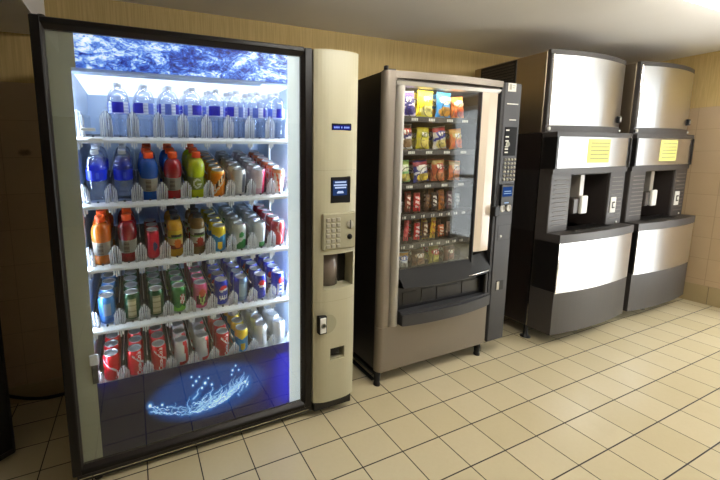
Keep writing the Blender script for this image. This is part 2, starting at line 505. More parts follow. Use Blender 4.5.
part('pane', MB().box(X1+.042, X1+.048, DY0+.06, DY1-.06, .1, 1.0), M['doorglass'], fo)
part('upper_panel', MB().box(X1+.036, X1+.052, DY0+.06, DY1-.06, 1.05, DZ-.06), M['frosted'], fo)

# ceiling lamps (one shows at the top right corner, two are unseen, added to light the room)
def ceiling_lamp(x, y, L, label, tube='ltube'):
    t = thing('ceiling_light', label, 'ceiling light', (x, y, ZC))
    b = MB(); b.prism([(y-.10, ZC), (y-.085, ZC-.035), (y+.085, ZC-.035), (y+.10, ZC)], x, x+L, 'x')
    part('housing', b, M['lbody'], t)
    for s in (-1, 1):
        part('tube', MB().cyl((x+.045, y+s*.06, ZC-.062), .017, L-.09, 12, 'x'), M[tube], t)
        for e in (x+.02, x+L-.045):
            part('lamp_holder', MB().box(e, e+.025, y+s*.06-.016, y+s*.06+.016, ZC-.085, ZC-.03, .004), M['letterwhite'], t)
    return t
ceiling_lamp(1.74, -.545, 1.25, 'white twin tube fluorescent lamp on the ceiling before the ice machines', 'ltubesoft')
ceiling_lamp(-.10, -.92, 1.25, 'unseen added twin tube lamp on the ceiling before the drink machine')
ceiling_lamp(2.2, -1.45, 1.25, 'unseen added twin tube lamp on the ceiling facing the glazed doors')

# ------------------------------------------------------------------ dark cabinet edge at far left, and the black cord
t = thing('dark_cabinet', 'tall black cabinet edge standing at the far left beside the drink machine', 'cabinet', (-1.72, .25, 0))
R = Matrix.Translation((-1.418, .309, 0)) @ Matrix.Rotation(math.radians(33), 4, 'Z')
b = MB(); b.box(-.5, 0, 0, .30, .012, 1.86, .006, 0, R)
part('body', b, M['black'], t)
b = MB(); b.box(-.49, -.012, -.016, -.002, .05, 1.84, .004, 0, R)
part('front_panel', b, M['brownblack'], t)
b = MB()
for px, py in ((-.46, .04), (-.04, .04), (-.46, .26), (-.04, .26)):
    c0 = R @ Vector((px, py, 0)); part('foot', MB().cyl((c0.x, c0.y, 0), .014, .014, 10), M['rubber'], t)
pts = []
for i in range(25):
    u = i/24; x = -1.62 + .60*u
    pts.append((x, .690-.014*math.sin(u*PI), .125 - .115*math.sin(PI*min(1, max(0, u)))**.8 + .02*u))
pts[-1] = (pts[-1][0], .690, .15)
t = link('power_cord', MB().tube(pts, .008, 8).mesh('power_cord', M['rubber']))
t['label'] = 'black cord sagging along the tiled wall left of the drink machine'; t['category'] = 'cord'

# ------------------------------------------------------------------ drink machine
DM = thing('drink_vending_machine', 'large black framed drink vending machine with lit glass front and cream control column', 'vending machine', (-.47, .33, 0))
xl, xr, xd = -1.143, .170, -.078
b = MB()
b.box(xl+.004, xl+.05, .05, .655, .06, 1.80); b.box(xr-.05, xr-.002, .06, .655, .06, 1.80)
b.box(xl+.05, xr-.05, .05, .655, 1.70, 1.80); b.box(xl+.05, xr-.05, .12, .655, .06, .37); b.box(xl+.05, xr-.05, .05, .12, .06, .085); b.box(-.125, xr-.05, .05, .12, .085, .37)
b.box(xl+.05, xr-.05, .63, .655, .37, 1.70); b.box(-.125, -.07, .06, .63, .37, 1.70)
b.box(-.07, xr-.05, .06, .16, .90, 1.70)
part('cabinet', b, M['black'], DM)
b = MB()
b.box(-1.10, -.02, .03, .1, 1.795, 1.826, .004); b.box(-.02, .170, .03, .12, 1.80, 1.827, .004)
b.cyl((-1.112, .02, 1.80), .012, .03, 10)
part('top_hinge_rail', b, M['black'], DM)
b = MB()                                             # door frame with an inner bevel
def frame_piece(mb, x0, x1, z0, z1, y0, y1, mat=0, bev=.004): mb.box(x0, x1, y0, y1, z0, z1, bev, mat)
frame_piece(b, xl-.004, xl+.030, .062, 1.826, 0, .05)
frame_piece(b, xd-.028, xd+.012, .062, 1.820, 0, .05)
frame_piece(b, xl+.026, xd-.028, 1.800, 1.822, 0, .05)
frame_piece(b, xl+.026, xd-.028, .062, .085, 0, .05)
part('door_frame', b, M['brownblack'], DM)
b = MB()
b.prism([(xl+.030, .004), (xl+.036, .02), (xl+.036, .05), (xl+.030, .05)], .085, 1.80)
b.prism([(xd-.028, .004), (xd-.040, .02), (xd-.040, .05), (xd-.028, .05)], .085, 1.80)
b.prism([(.004, 1.80), (.02, 1.785), (.05, 1.785), (.05, 1.80)], xl+.026, xd-.028, 'x')
b.prism([(.004, .085), (.02, .096), (.05, .096), (.05, .085)], xl+.026, xd-.028, 'x')
part('frame_bevel', b, M['bevel'], DM)
gx0, gx1, gz0, gz1 = xl+.036, xd-.040, .096, 1.785
part('glass', MB().box(gx0, gx1, .0185, .0200, gz0, gz1), M['glass'], DM, 'clear glass front of the drink machine')
wx0, wx1, wz0, wz1 = -1.040, -.179, .40, 1.66
b = MB(); b.box(gx0, wx0+.004, .030, .036, gz0, 1.667); b.box(gx0, -1.020, .030, .036, 1.667, gz1)
part('border_panel', b, M['border'], DM, 'grey green border strip left of the window')
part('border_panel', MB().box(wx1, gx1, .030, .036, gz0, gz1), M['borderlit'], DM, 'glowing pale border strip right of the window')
part('header_picture', MB().box(-1.020, wx1, .029, .034, 1.667, gz1), M['header'], DM, 'blue and white water picture above the shelves')
import numpy as np
def splash_art(nx, nz, x0, x1, z0, z1):
    """night blue sheet, glowing ellipse, and a crown of splashing water with droplets"""
    rg = np.random.RandomState(5)
    X, Z = np.meshgrid((np.arange(nx)+.5)/nx*(x1-x0)+x0, (np.arange(nz)+.5)/nz*(z1-z0)+z0)
    col = np.zeros((nz, nx, 3)) + np.array([.002, .002, .007])
    r2 = ((X+.575)/.285)**2 + ((Z-.268)/.135)**2
    g = np.clip((1.12-r2)/.55, 0, 1); g = g*g*(3-2*g)
    col += g[..., None]*np.array([.003, .034, .15])
    W = np.zeros((nz, nx)); B = np.zeros((nz, nx))
    def stroke(pts, w0, w1, amp):
        for (xa, za), (xb, zb), k in zip(pts[:-1], pts[1:], np.linspace(0, 1, len(pts)-1)):
            w = w0+(w1-w0)*k
            dx, dz = xb-xa, zb-za; L = dx*dx+dz*dz+1e-12
            t = np.clip(((X-xa)*dx+(Z-za)*dz)/L, 0, 1)
            d = np.hypot(X-xa-t*dx, Z-za-t*dz)
            np.maximum(W, amp*np.clip(1.25-d/w, 0, 1), out=W)
            np.maximum(B, .8*amp*np.clip(1.3-d/(w*4.5), 0, 1), out=B)
    def bowl(u): return .178+.072*u*u+.03*max(0.0, u)**2
    for k in range(34):                                     # sheets running along the bowl
        a = rg.uniform(-1, .7); ln = rg.uniform(.15, .5); o = abs(rg.normal(0, .016))*(1.6-abs(a)) 
        pts = []
        for i in range(9):
            u = a+ln*i/8
            pts.append((-.625+.225*u, bowl(u)+o+.004*math.sin(i*1.9+k)))
        stroke(pts, rg.uniform(.0010, .0026), .0008, rg.uniform(.45, 1))
    for k in range(30):                                     # tongues thrown up from the middle and the right
        u = rg.uniform(-.25, .85); xa = -.625+.225*u; za = bowl(u)+rg.uniform(0, .02)
        ang = rg.uniform(.5, 2.0); ln = rg.uniform(.03, .085)
        pts = [(xa+ln*i/6*math.cos(ang)+.006*math.sin(i*1.3+k), za+ln*i/6*math.sin(ang)-.02*(i/6)**2*abs(math.cos(ang))) for i in range(7)]
        stroke(pts, rg.uniform(.002, .005), .0008, rg.uniform(.35, .95))
    for k in range(46):                                     # the heap of foam in the middle
        xa = rg.normal(-.575, .055); za = .185+abs(rg.normal(0, .032))+.12*max(0.0, xa+.60)
        ang = rg.uniform(.2, 1.5); ln = rg.uniform(.015, .06)
        stroke([(xa+ln*i/5*math.cos(ang)+.005*math.sin(i*1.7+k), za+ln*i/5*math.sin(ang)) for i in range(6)], rg.uniform(.002, .0055), .001, rg.uniform(.3, .9))
    for k in range(4):                                      # right-hand wing
        o = k*.007
        stroke([(-.50+.017*i, .225+o*.6+.007*i+.0012*i*i) for i in range(6)], .0035, .001, .75)
    for x, z in ((-.41, .262), (-.405, .245), (-.43, .232)): stroke([(x, z), (x+.01, z+.022)], .005, .002, .6)
    drops = [(-.84, .272, .006), (-.64, .335, .004), (-.625, .352, .003), (-.655, .318, .003), (-.60, .315, .005), (-.585, .335, .003), (-.47, .345, .004), (-.455, .365, .003), (-.475, .325, .003), (-.44, .34, .003), (-.79, .262, .004), (-.77, .245, .003), (-.57, .30, .004), (-.615, .295, .004), (-.41, .272, .005), (-.40, .255, .004), (-.81, .255, .003), (-.66, .36, .003)]
    for x, z, r in drops:
        d = np.hypot((X-x), (Z-z)*.75); np.maximum(W, np.clip(1.6-d/r, 0, 1), out=W); np.maximum(B, .7*np.clip(1.4-d/(r*2.5), 0, 1), out=B)
    col = col*(1-B[..., None]) + B[..., None]*np.array([.02, .16, .55])
    col = col*(1-W[..., None]) + W[..., None]*np.array([.42, .72, .95])
    hot = np.clip((W-.75)*4, 0, 1)
    return col*(1-hot[..., None]) + hot[..., None]*np.array([.85, .95, 1.0])
NXS, NZS = 300, 118
sx_0, sx_1 = wx0+.004, wx1
b = MB(); b.grid(lambda u, v: (sx_0+(sx_1-sx_0)*u, .029, gz0+(.425-gz0)*v), NXS, NZS, 0, False)
me_ = b.mesh('splash_picture', M['splash'], wloc(DM))
art = splash_art(NXS, NZS, sx_0, sx_1, gz0, .425)
rgba = np.ones((NZS*NXS, 4, 4), dtype=np.float32); rgba[:, :, :3] = art.reshape(-1, 1, 3)
me_.color_attributes.new('Col', 'FLOAT_COLOR', 'CORNER').data.foreach_set('color', rgba.ravel())
so_ = link('splash_picture', me_, DM); so_['label'] = 'dark blue water splash picture below the shelves'
part('light_tube', MB().cyl((-.20, .085, .11), .008, .28, 10), M['led2'], DM, 'lamp tube behind the right end of the splash picture')
b = MB()
ix0, ix1, iy1 = -1.046, -.128, .60
b.box(ix0-.012, ix0, .037, iy1, .385, 1.69); b.box(ix1, ix1+.012, .037, iy1, .385, 1.69)
b.box(ix0, ix1, iy1, iy1+.012, .385, 1.69); b.box(ix0, ix1, .037, iy1, 1.675, 1.69); b.box(ix0, ix1, .037, iy1, .373, .386)
b.box(ix0-.002, ix0+.010, .0345, .040, .44, 1.675, .002)
part('interior_liner', b, M['liner'], DM, 'pale blue white inner lining')
b = MB(); b.prism([(.036, 1.674), (.036, 1.655), (.060, 1.650), (.060, 1.674)], ix0+.002, -.30, 'x'); b.prism([(.036, 1.674), (.036, 1.662), (.060, 1.660), (.060, 1.674)], -.30, ix1-.002, 'x')
part('ceiling_trim', b, M['liner'], DM)
part('light_panel', MB().box(ix0+.006, ix1-.006, .075, .592, 1.664, 1.673), M['ledtop'], DM, 'bright white lamp panel above the top shelf')
part('light_tube', MB().cyl((-1.0435, .046, .44), .004, 1.18, 8), M['ledadded'], DM, 'hidden upright tube added at the left inner edge')  # hidden tube added to brighten the goods from the left
part('light_tube', MB().cyl((-1.0, .068, 1.667), .004, .83, 8, 'x'), M['ledadded'], DM, 'hidden tube added under the window top')  # extra tube behind the trim, added to light the top row's fronts
part('light_tube', MB().cyl((-.150, .047, .43), .007, 1.18, 10), M['led'], DM, 'upright bright lamp tube at the right inner edge')
b = MB(); b.box(-1.056, -1.022, .021, .034, .512, .556, .003); b.box(-1.050, -1.028, .023, .034, .432, .512, .002, 1)
part('lift_block', b, [M['shelfwhite'], M['char']], DM, 'small white and dark block at the lower left window edge')
b = MB(); b.box(-.146, -.136, .36, .38, .42, 1.62, .002)
part('guide_post', b, M['shelfwhite'], DM)

TILT = [.10, .25, .16, .11, .09]           # the shelves slope down towards the front
ZS = [1.420, 1.165, .912, .655, .398]
SX0, SX1, PITCH = -1.0312, -.1625, .0965
def holder(hh):
    """clear plastic column divider with two curved front wings, centred on x=0, front at y=0, base z=0"""
    mb = MB()
    mb.box(-.0012, .0012, .012, .46, .0, hh*.86, 0, 1)
    for s in (-1, 1):
        pf = []
        for i in range(7):
            a = i/6; pf.append((s*(.002+.019*a), .006*(1-a)**2 - .004*a))
        vs = [(x, y, 0) for x, y in pf] + [(x, y, hh*(1-.22*(i/6)**2)) for i, (x, y) in enumerate(pf)]
        vs += [(x, y+.0022, 0) for x, y in pf] + [(x, y+.0022, hh*(1-.22*(i/6)**2)) for i, (x, y) in enumerate(pf)]
        fs = []
        for i in range(6):
            fs += [(i, i+1, 8+i, 7+i), (14+i, 21+i, 22+i, 15+i), (7+i, 8+i, 22+i, 21+i), (i, 14+i, 15+i, i+1)]
        fs += [(0, 7, 21, 14), (6, 20, 27, 13)]
        mb.add(vs, fs, 0, False)
        for q, zz in ((.009, .9), (.0155, .80), (.0205, .70)):  # whitish ribs put highlights into the clear wings
            mb.cyl((s*q, -.003, .002), .0018, hh*zz, 6, 'z', 2)
    mb.cyl((0, .004, 0), .0035, hh, 8, 'z', 2)
    return mb
HM = {}
for hh in (.088, .075, .105):
    HM[hh] = holder(hh).mesh('divider', [M['plastic'], M['plasticclear'], M['plasticglint']])
cm = MB()
for s in (-1, 0, 1): cm.box(s*.0085-.0028, s*.0085+.0028, -.006, .004, -.026+abs(s)*.008, .002, .0008)
CLIP = cm.mesh('clip', M['shelfwhite'])
rodm = MB(); rodm.tube([(0, .02, 0), (0, .46, 0)], .0018, 6)
ROD = rodm.mesh('rail', M['alu'])
for r, z in enumerate(ZS):
    b = MB()
    b.prism([(.036, z-.024), (.036, z-.014), (.040, z-.010), (.056, z+.001), (.058, z+.001), (.058, z-.024)], SX0-.008, SX1+.008, 'x', 0)
    tl = TILT[r]
    b.prism([(.053, z-.012-tl*.045), (.053, z-.003-tl*.045), (.125, z-.003+tl*.027), (.125, z-.012+tl*.027)], SX0-.006, SX1+.006, 'x', 0)
    b.prism([(.125, z-.012+tl*.027), (.125, z-.003+tl*.027), (.56, z-.003+tl*.462), (.56, z-.012+tl*.462)], SX0-.006, SX1+.006, 'x', 1)
    for k in range(9):
        xc = SX0+PITCH*(k+.5)
        b.box(xc-.004, xc+.004, .050, .058, z-.001, z+.006, .001, 1)
    sh = part('shelf', b, [M['shelfwhite'], M['shelfdark']], DM)
    off = wloc(sh)
    hh = .088 if r in (1, 2) else (.105 if r == 0 else .075)
    for k in range(10):
        x = SX0+PITCH*k
        d = link('divider', HM[hh], sh); d.location = Vector((x, .056, z-.002-tl*.040))-off; d.rotation_euler.x = math.atan(tl)
        c = link('clip', CLIP, sh); c.location = Vector((x, .042, z-.022))-off
    for k in range(1, 9):
        x = SX0+PITCH*k
        d = link('rail', ROD, sh); d.location = Vector((x, .056, z+hh+.008))-off; d.rotation_euler.x = math.atan(tl)

b = MB(); b.box(-1.022, -.972, .040, .044, 1.440, 1.452, .001); b.box(-.998, -.950, .033, .0355, 1.402, 1.414, .001)
part('price_flag', b, M['whitegloss'], DM, 'white paper flags at the empty first column')
# cream control column: curved front, real openings for the cup niche and the coin return
def bow(x, a, c, sag): 
    q = (x-(a+c)/2)/((c-a)/2); return -sag*(1-abs(q)**3.2)
ta, tc = -.064, .175
def tower_slab(mb, x0, x1, z0, z1, back=.06, mat=0):
    n = 14; poly = []
    for i in range(n+1):
        x = x0+(x1-x0)*i/n; poly.append((x, -.006+bow(x, ta, tc, .022)))
    poly += [(x1, back), (x0, back)]
    mb.prism(poly, z0, z1, 'z', mat, False)
b = MB()
tower_slab(b, ta, tc, .862, 1.815); tower_slab(b, ta, -.017, .685, .862); tower_slab(b, .160, tc, .685, .862)
tower_slab(b, ta, tc, .372, .685); tower_slab(b, ta, .024, .306, .372); tower_slab(b, .108, tc, .306, .372); tower_slab(b, ta, tc, .084, .306)
for i in range(len(b.f)):
    b.sm[i] = False
CT = part('control_column', b, M['cream'], DM, 'cream plastic control column')
b = MB(); b.box(-.02, .17, .148, .156, .68, .866); b.box(-.02, -.015, .058, .15, .68, .866); b.box(.160, .165, .058, .15, .68, .866); b.box(-.02, .17, .058, .15, .862, .867); b.box(-.02, .17, .058, .15, .680, .685)
part('cup_niche', b, M['creamdark'], CT)
b = MB()
n = 20; poly = [(.045+.062*math.cos(PI+PI*i/n), .062+.058*math.sin(PI+PI*i/n)) for i in range(n+1)]
b.prism(poly, .690, .858, 'z', 0, True)
part('cup_door', b, M['flapgrey'], CT, 'smoky grey rounded cup door')
b = MB()
tower_slab(b, ta-.0004, tc+.0004, 1.2695, 1.2715); tower_slab(b, ta-.0004, tc+.0004, .622, .624)
for i, v in enumerate(b.v): b.v[i] = (v[0], v[1]-.0006, v[2])
part('seam', b, M['creamdark'], CT)
yf = -.030
b = MB(); b.box(.030, .141, yf+.0, .0, 1.456, 1.490, .004); 
D1 = part('display', b, M['blackgloss'], CT, 'small lit blue text display')
part('lit_screen', MB().box(.036, .132, yf-.002, yf+.001, 1.460, 1.480), M['screenblue'], D1)
b = MB()
for k in (0, 1, 2, 3, 5, 7, 8, 9, 10): b.box(.042+.0077*k, .0475+.0077*k, yf-.0030, yf-.0018, 1.466, 1.474)
part('lit_characters', b, M['screenlet'], D1)
b = MB(); b.box(.028, .141, yf, 0, 1.112, 1.240, .004)
D2 = part('card_reader', b, M['blackgloss'], CT, 'black card reader with lit screen')
b = MB(); b.box(.040, .118, yf-.002, yf+.001, 1.150, 1.222)
part('lit_screen', b, emis('reader_screen', (46, 70, 120), .6), D2)
b = MB()
for z, a, c in ((1.214, .050, .112), (1.200, .044, .116), (1.188, .050, .112), (1.164, .062, .098), (1.168, .066, .094)): b.box(a, c, yf-.003, yf-.001, z-.004, z+.003)
part('screen_bar', b, emis('reader_text', (196, 214, 250), .8), D2)
b = MB(); b.box(-.016, .182-.012, yf-.006, .0, .885, 1.066, .006)
KP = part('keypad_plate', b, M['creamdark'], CT, 'cream keypad plate with coin slot')
b = MB()
for i in range(3):
    for j in range(6):
        x = .012+i*.028; z = 1.035-j*.026
        b.box(x-.010, x+.010, yf-.012, yf-.005, z-.009, z+.009, .002)
part('button', b, M['btn'], KP, 'three columns of grey keys')
b = MB(); b.lathe([(.020, -.008), (.018, -.012), (.006, -.010)], 20, (.134, yf, 1.005), 'y'); b.box(.132, .136, yf-.0135, yf-.009, .985, 1.027, 0, 1)
part('coin_slot', b, [M['btn'], M['letterblack']], KP)
b = MB(); b.lathe([(.014, -.006), (.012, -.014), (.004, -.016)], 16, (.134, yf, .945), 'y')
part('knob', b, M['blackgloss'], KP, 'black round knob')
for o_ in (D1, D2, KP): o_.location.x -= .012
b = MB(); b.lathe([(.050, -.004), (.048, .004), (.04, .001), (.0, .001)], 32, (.006, -.026, .508), 'y')
part('lock_dish', b, M['creamdark'], CT)
b = MB(); b.box(-.047, -.002, -.040, .0, .464, .556, .003, 0); b.box(-.042, -.008, -.043, -.036, .470, .550, .003, 1)
LK = part('lock_plate', b, [M['blackgloss'], M['whitegloss']], CT, 'white lock plate')
b = MB(); b.lathe([(.013, -.001), (.013, -.004), (.009, -.004), (.009, -.001)], 18, (-.024, -.042, .510), 'y')
part('key_cylinder', b, M['btn'], LK)
b = MB(); b.box(.025, .107, .02, .05, .308, .371, 0, 0); b.box(.027, .088, -.012, .021, .322, .369, .002, 0); b.box(.024, .108, -.02, .04, .306, .312, 0, 1)
part('coin_return', b, [M['blackgloss'], M['creamdark']], CT)
b = MB(); b.box(xl+.01, .15, .012, .05, .024, .060, .003); b.box(-.06, .160, -.014, .05, .036, .083, .003)
part('base_rail', b, M['black'], DM)
b = MB(); b.box(xl+.012, -.08, .0085, .012, .040, .044)
part('rail_edge', b, M['chrome'], DM)
for x in (-1.06, .055, .12):
    for y in (.045, .58):
        if x == .055 and y > .1: continue
        part('foot', MB().lathe([(.017, 0), (.017, .008), (.007, .010), (.007, .07)], 12, (x, y, 0)), M['rubber'] , DM)

# ------------------------------------------------------------------ printed goods
def set_cols(me, fn):
    """fill the colour attribute from fn(position) -> 0..255 colour, one value per face corner"""
    at = me.color_attributes.new('Col', 'FLOAT_COLOR', 'CORNER')
    buf = []
    for p in me.polygons:
        c = lin(fn(p.center))
        buf += list(c)*len(p.vertices)
    at.data.foreach_set('color', buf)
SMALL = {}
def lathe_print(name, prof, n, mat, fn, sub=18):
    """fine lathe between profile points so a printed pattern reads; angle 0 faces -y"""
    pr = []
    H = prof[-1][1]-prof[0][1]
    for (r0, z0), (r1, z1) in zip(prof[:-1], prof[1:]):
        k = max(1, int(round((z1-z0)/H*sub)))
        for i in range(k): pr.append((r0+(r1-r0)*i/k, z0+(z1-z0)*i/k))
    pr.append(prof[-1])
    mb = MB(); mb.lathe(pr, n, cap1=False)
    me = mb.mesh(name, mat)
    z0 = prof[0][1]
    set_cols(me, lambda c: fn(math.atan2(c.x, -c.y), (c.z-z0)/H))
    return me
CANP = [(.023, 0), (.030, .005), (.033, .013), (.033, .104), (.0285, .116), (.0272, .1195)]
SLIMP = [(.021, 0), (.025, .005), (.0275, .012), (.0275, .112), (.0245, .122), (.0235, .1255)]
def lid_mesh(rim, h):
    mb = MB()
    mb.lathe([(rim, h-.003), (rim+.001, h), (rim-.0015, h+.0015), (rim-.004, h), (rim-.0045, h-.004), (.0005, h-.0038)], 24)
    mb.box(-.007, .007, -.014, .004, h-.0035, h-.0018, .0006)
    mb.lathe([(.010, h-.0039), (.009, h-.0034)], 12, (0, -.010, 0))
    return mb.mesh('lid', M['alu'])
LID = lid_mesh(.0272, .1205); LIDS = lid_mesh(.0235, .1265)
def wn(a, v, s=1.0): return mnoise.noise(Vector((a*3*s, v*7*s, s)))
def ell(a, v, ca, cv, ra, rv): return ((a-ca)/ra)**2 + ((v-cv)/rv)**2 < 1
RED = (206, 20, 34); WHITE = (236, 236, 238); SILV = (196, 202, 206)
def d_cola(a, v):
    if abs(a - .9*math.sin(v*5+.2) - .1) < .10 and .1 < v < .85: return (225, 225, 228)
    return RED
def d_cola_silver(a, v):
    if v < .22 and abs(math.sin(a*1.5+1)) > .35: return (200, 24, 36)
    if abs(a-1.0+.5*v) < .30: return (196, 24, 36)
    return (214, 216, 219)
def d_pepsi(a, v):
    if ell(a, v, 0, .64, .62, .185):
        w = .03*math.sin(a*4.5)
        if v-.64 > .035+w: return (214, 40, 44)
        if v-.64 < -.045+w: return (18, 50, 150)
        return (244, 244, 246)
    if .3 < v < .42 and abs(a) < .7 and math.sin(a*16) > -.3: return (232, 236, 245)
    return (8, 40, 168)
def d_pepsi_silver(a, v):
    if abs(a) < .62: return (148, 178, 205) if .25 < v < .8 else (120, 150, 190)
    return (10, 46, 180)
def d_pepsi_red(a, v):
    if ell(a, v, -.25, .66, .55, .17): return (214, 40, 44) if v > .63+.05*math.sin(a*4) else (240, 240, 244)
    if abs(a-.35+.6*(v-.5)) < .18 and v < .7: return (226, 232, 244)
    return (8, 42, 174)
def d_pepsi_white(a, v):
    if ell(a, v, -.05, .70, .5, .14): return (220, 36, 48)
    if v < .56 and abs(a) < .62: return (235, 238, 246) if math.sin(v*38) > -.2 or abs(a) > .4 else (26, 60, 170)
    return (10, 44, 182)
def d_pink(a, v):
    if v > .86 or v < .14: return (214, 84, 130)
    if ell(a, v, 0, .66, .5, .16): return (196, 84, 52)
    if abs(a-.2-(v-.4)*1.2) < .17 or abs(a+.3+(v-.4)*1.0) < .12: return (180, 205, 120) if v < .6 else (200, 90, 120)
    return (84, 36, 44) if .2 < v < .55 and abs(a) < .8 else (206, 80, 124)
def d_green_cream(a, v):
    if abs(a) < .5 and .12 < v < .82: return (196, 190, 160) if math.sin(v*30) > -.6 else (150, 150, 120)
    return (6, 74, 40)
def d_green(a, v):
    if v < .24 + .05*math.sin(a*6): return (104, 186, 44)
    if ell(a, v, .35, .52, .4, .2): return (176, 60, 60) if (a+v) % .3 < .12 else (226, 222, 214)
    return (8, 108, 40)
def d_bluecan(a, v):
    if abs(a-.1) < .5 and .35 < v < .78: return (150, 166, 186)
    return (66, 132, 196) if v > .2+.06*math.sin(a*4) else (36, 100, 176)
def d_lemon_tea(a, v):
    if v > .66+.05*math.sin(a*3): return (226, 200, 40)
    if ell(a, v, -.35, .28, .4, .16): return (236, 200, 50)
    return (54, 148, 204)
def d_ginger(a, v):
    if v < .3+.12*math.sin(a*2+1): return (36, 142, 70)
    if ell(a, v, -.2, .62, .35, .12): return (50, 150, 80)
    return (206, 212, 210)
def d_seltzer(a, v):
    if abs(a-.75) < .26: return (24, 64, 150)
    if v < .25 and abs(a) < .6: return (60, 150, 80)
    return (212, 218, 220)
def d_red_plain(a, v):
    if abs(a+.3-.4*math.sin(v*6)) < .1: return (214, 190, 190)
    return (176, 44, 48)
def d_orange(a, v):
    if v > .9: return (226, 160, 60)
    if abs(v-.62-.35*a) < .10 and abs(a) < .75: return (92, 60, 34) if math.sin(a*22) > -.2 else (240, 225, 200)
    if abs(v-.42-.35*a) < .05: return (226, 210, 180)
    return (240, 140, 22)
def d_silver(a, v):
    if abs(a-.05) < .26 and .15 < v < .85: return (116, 126, 146)
    return (214, 217, 221)
def d_pinkwhite(a, v):
    if a > .15: return (206, 44, 88)
    return (222, 206, 214) if v > .3 else (214, 170, 186)
def d_white_orange(a, v):
    if math.sin(a*9+v*8) > .45 and .12 < v < .85: return (226, 96, 50)
    return (240, 228, 218) if v < .86 else (234, 160, 110)
def d_white(a, v):
    if v < .12: return (196, 200, 206)
    if abs(a+.25) < .12 and .2 < v < .7: return (206, 214, 220)
    return (236, 238, 240)
def d_white_tan(a, v):
    if abs(a-.1) < .16 and .2 < v < .75: return (214, 190, 160)
    return (238, 238, 238)
def d_slim(a, v):
    if ell(a, v, .15, .45, .35, .16): return (60, 70, 120)
    if v > .93: return (150, 30, 50)
    return (214, 30, 62) if abs(a) < 1.0 else (150, 26, 44)

def soft_shoulder(r, z0, z1, rn, n=6):
    return [(rn+(r-rn)*math.cos(i/n*PI/2), z0+(z1-z0)*math.sin(i/n*PI/2)) for i in range(n+1)]
KW = 1.0
WB = [(.028, 0), (.0325, .006)]
for i in range(9):
    z = .012+i*.0092; WB += [(.0325, z), (.0316, z+.0046)]
WB += [(.0325, .097), (.0325, .136)] + soft_shoulder(.0325, .139, .190, .0125)[1:] + [(.0118, .196)]
SB = [(.032, 0), (.0365, .006), (.0365, .034), (.0340, .040), (.0340, .098), (.0365, .106), (.0375, .122)] + soft_shoulder(.0375, .124, .172, .0165)[1:] + [(.0155, .180)]
JB = [(.029, 0), (.0325, .006), (.0325, .030), (.0312, .034), (.0312, .120), (.0325, .124)] + soft_shoulder(.0325, .128, .160, .0155)[1:] + [(.0150, .168)]
def label_band(r, z0, z1, fn, n=40, sub=14, mat='print'):
    return lathe_print('label', [(r, z0), (r, z1)], n, M[mat], fn, sub)
def l_water_top(k):
    def f(a, v):
        if math.sin(a*2.2+k*1.7) > .25 and v > .08: return (24, 28, 176)
        if math.sin(a*2.2+k*1.7) < -.75: return (96, 120, 210)
        return (228, 234, 246) if math.sin(v*22) > -.5 else (186, 196, 224)
    return f
def l_water_blue(a, v):
    if abs(a-.2) < .18 and .2 < v < .8: return (70, 96, 220)
    return (24, 52, 200)
def l_sport(letter):
    def f(a, v):
        if letter:
            r = math.hypot((a-.05)/.55, (v-.5)/.42)
            if .62 < r < .98 and not (a > .25 and .5 < v < .68): return (236, 240, 224)
            if abs(v-.46) < .07 and .05 < a < .5: return (236, 240, 224)
        if abs(a+.1) < .3 and not letter and .08 < v < .92: return (120, 108, 92) if math.sin(v*20) > 0 else (150, 140, 122)
        return (176, 172, 160) if not letter else (150, 166, 70)
    return f
def l_juice(c1, c2, c3):
    def f(a, v):
        if v > .82: return c1
        if .64 < v < .82: return (24, 22, 24) if abs(a) < .8 else c1
        if abs(v-.60) < .03: return (120, 176, 60)
        if ell(a, v, .1, .30, .5, .24): return c2
        return c3 if v > .18 else (150, 60, 30)
    return f

def can_proto(name, fn, prof=CANP, lid=LID):
    body = lathe_print('body', prof, 36, M['canprint'], fn, 22)
    return ('can', [('body', body), ('lid', lid)])
def cap_mesh(r, h, z, mat):
    mb = MB(); mb.lathe([(r, z), (r, z+h*.86), (r*.9, z+h)], 24)
    for i in range(24):
        a = 2*PI*i/24; mb.box(-.0007, .0007, r-.0004, r+.0008, z+.001, z+h*.85, 0, 0, Matrix.Rotation(a, 4, 'Z'))
    return mb.mesh('cap', mat)
CAPW = cap_mesh(.0140, .017, .194, M['capwhite']); CAPO = cap_mesh(.0182, .025, .177, M['caporange'])
CAPK = cap_mesh(.0175, .018, .166, M['capblack'])
wb = MB(); wb.lathe(WB, 28); WATER = wb.mesh('bottle_body', M['water'])
def water_proto(fn, k=1.0):
    def wide(me):
        me = me.copy()
        for v in me.vertices: v.co.x *= k; v.co.y *= k
        return me
    return ('bottle', [('bottle_body', wide(WATER)), ('label', wide(label_band(.0329, .094, .137, fn))), ('cap', CAPW)])
def sport_proto(col, fn):
    return ('bottle', [('bottle_body', lathe_print('bottle_body', SB, 28, M['liquid'], lambda a, v: col, 16)), ('label', label_band(.0346, .042, .097, fn)), ('cap', CAPO)])
def juice_proto(col, fn):
    return ('bottle', [('bottle_body', lathe_print('bottle_body', JB, 28, M['liquid'], lambda a, v: col, 16)), ('label', label_band(.0318, .036, .120, fn)), ('cap', CAPK)])

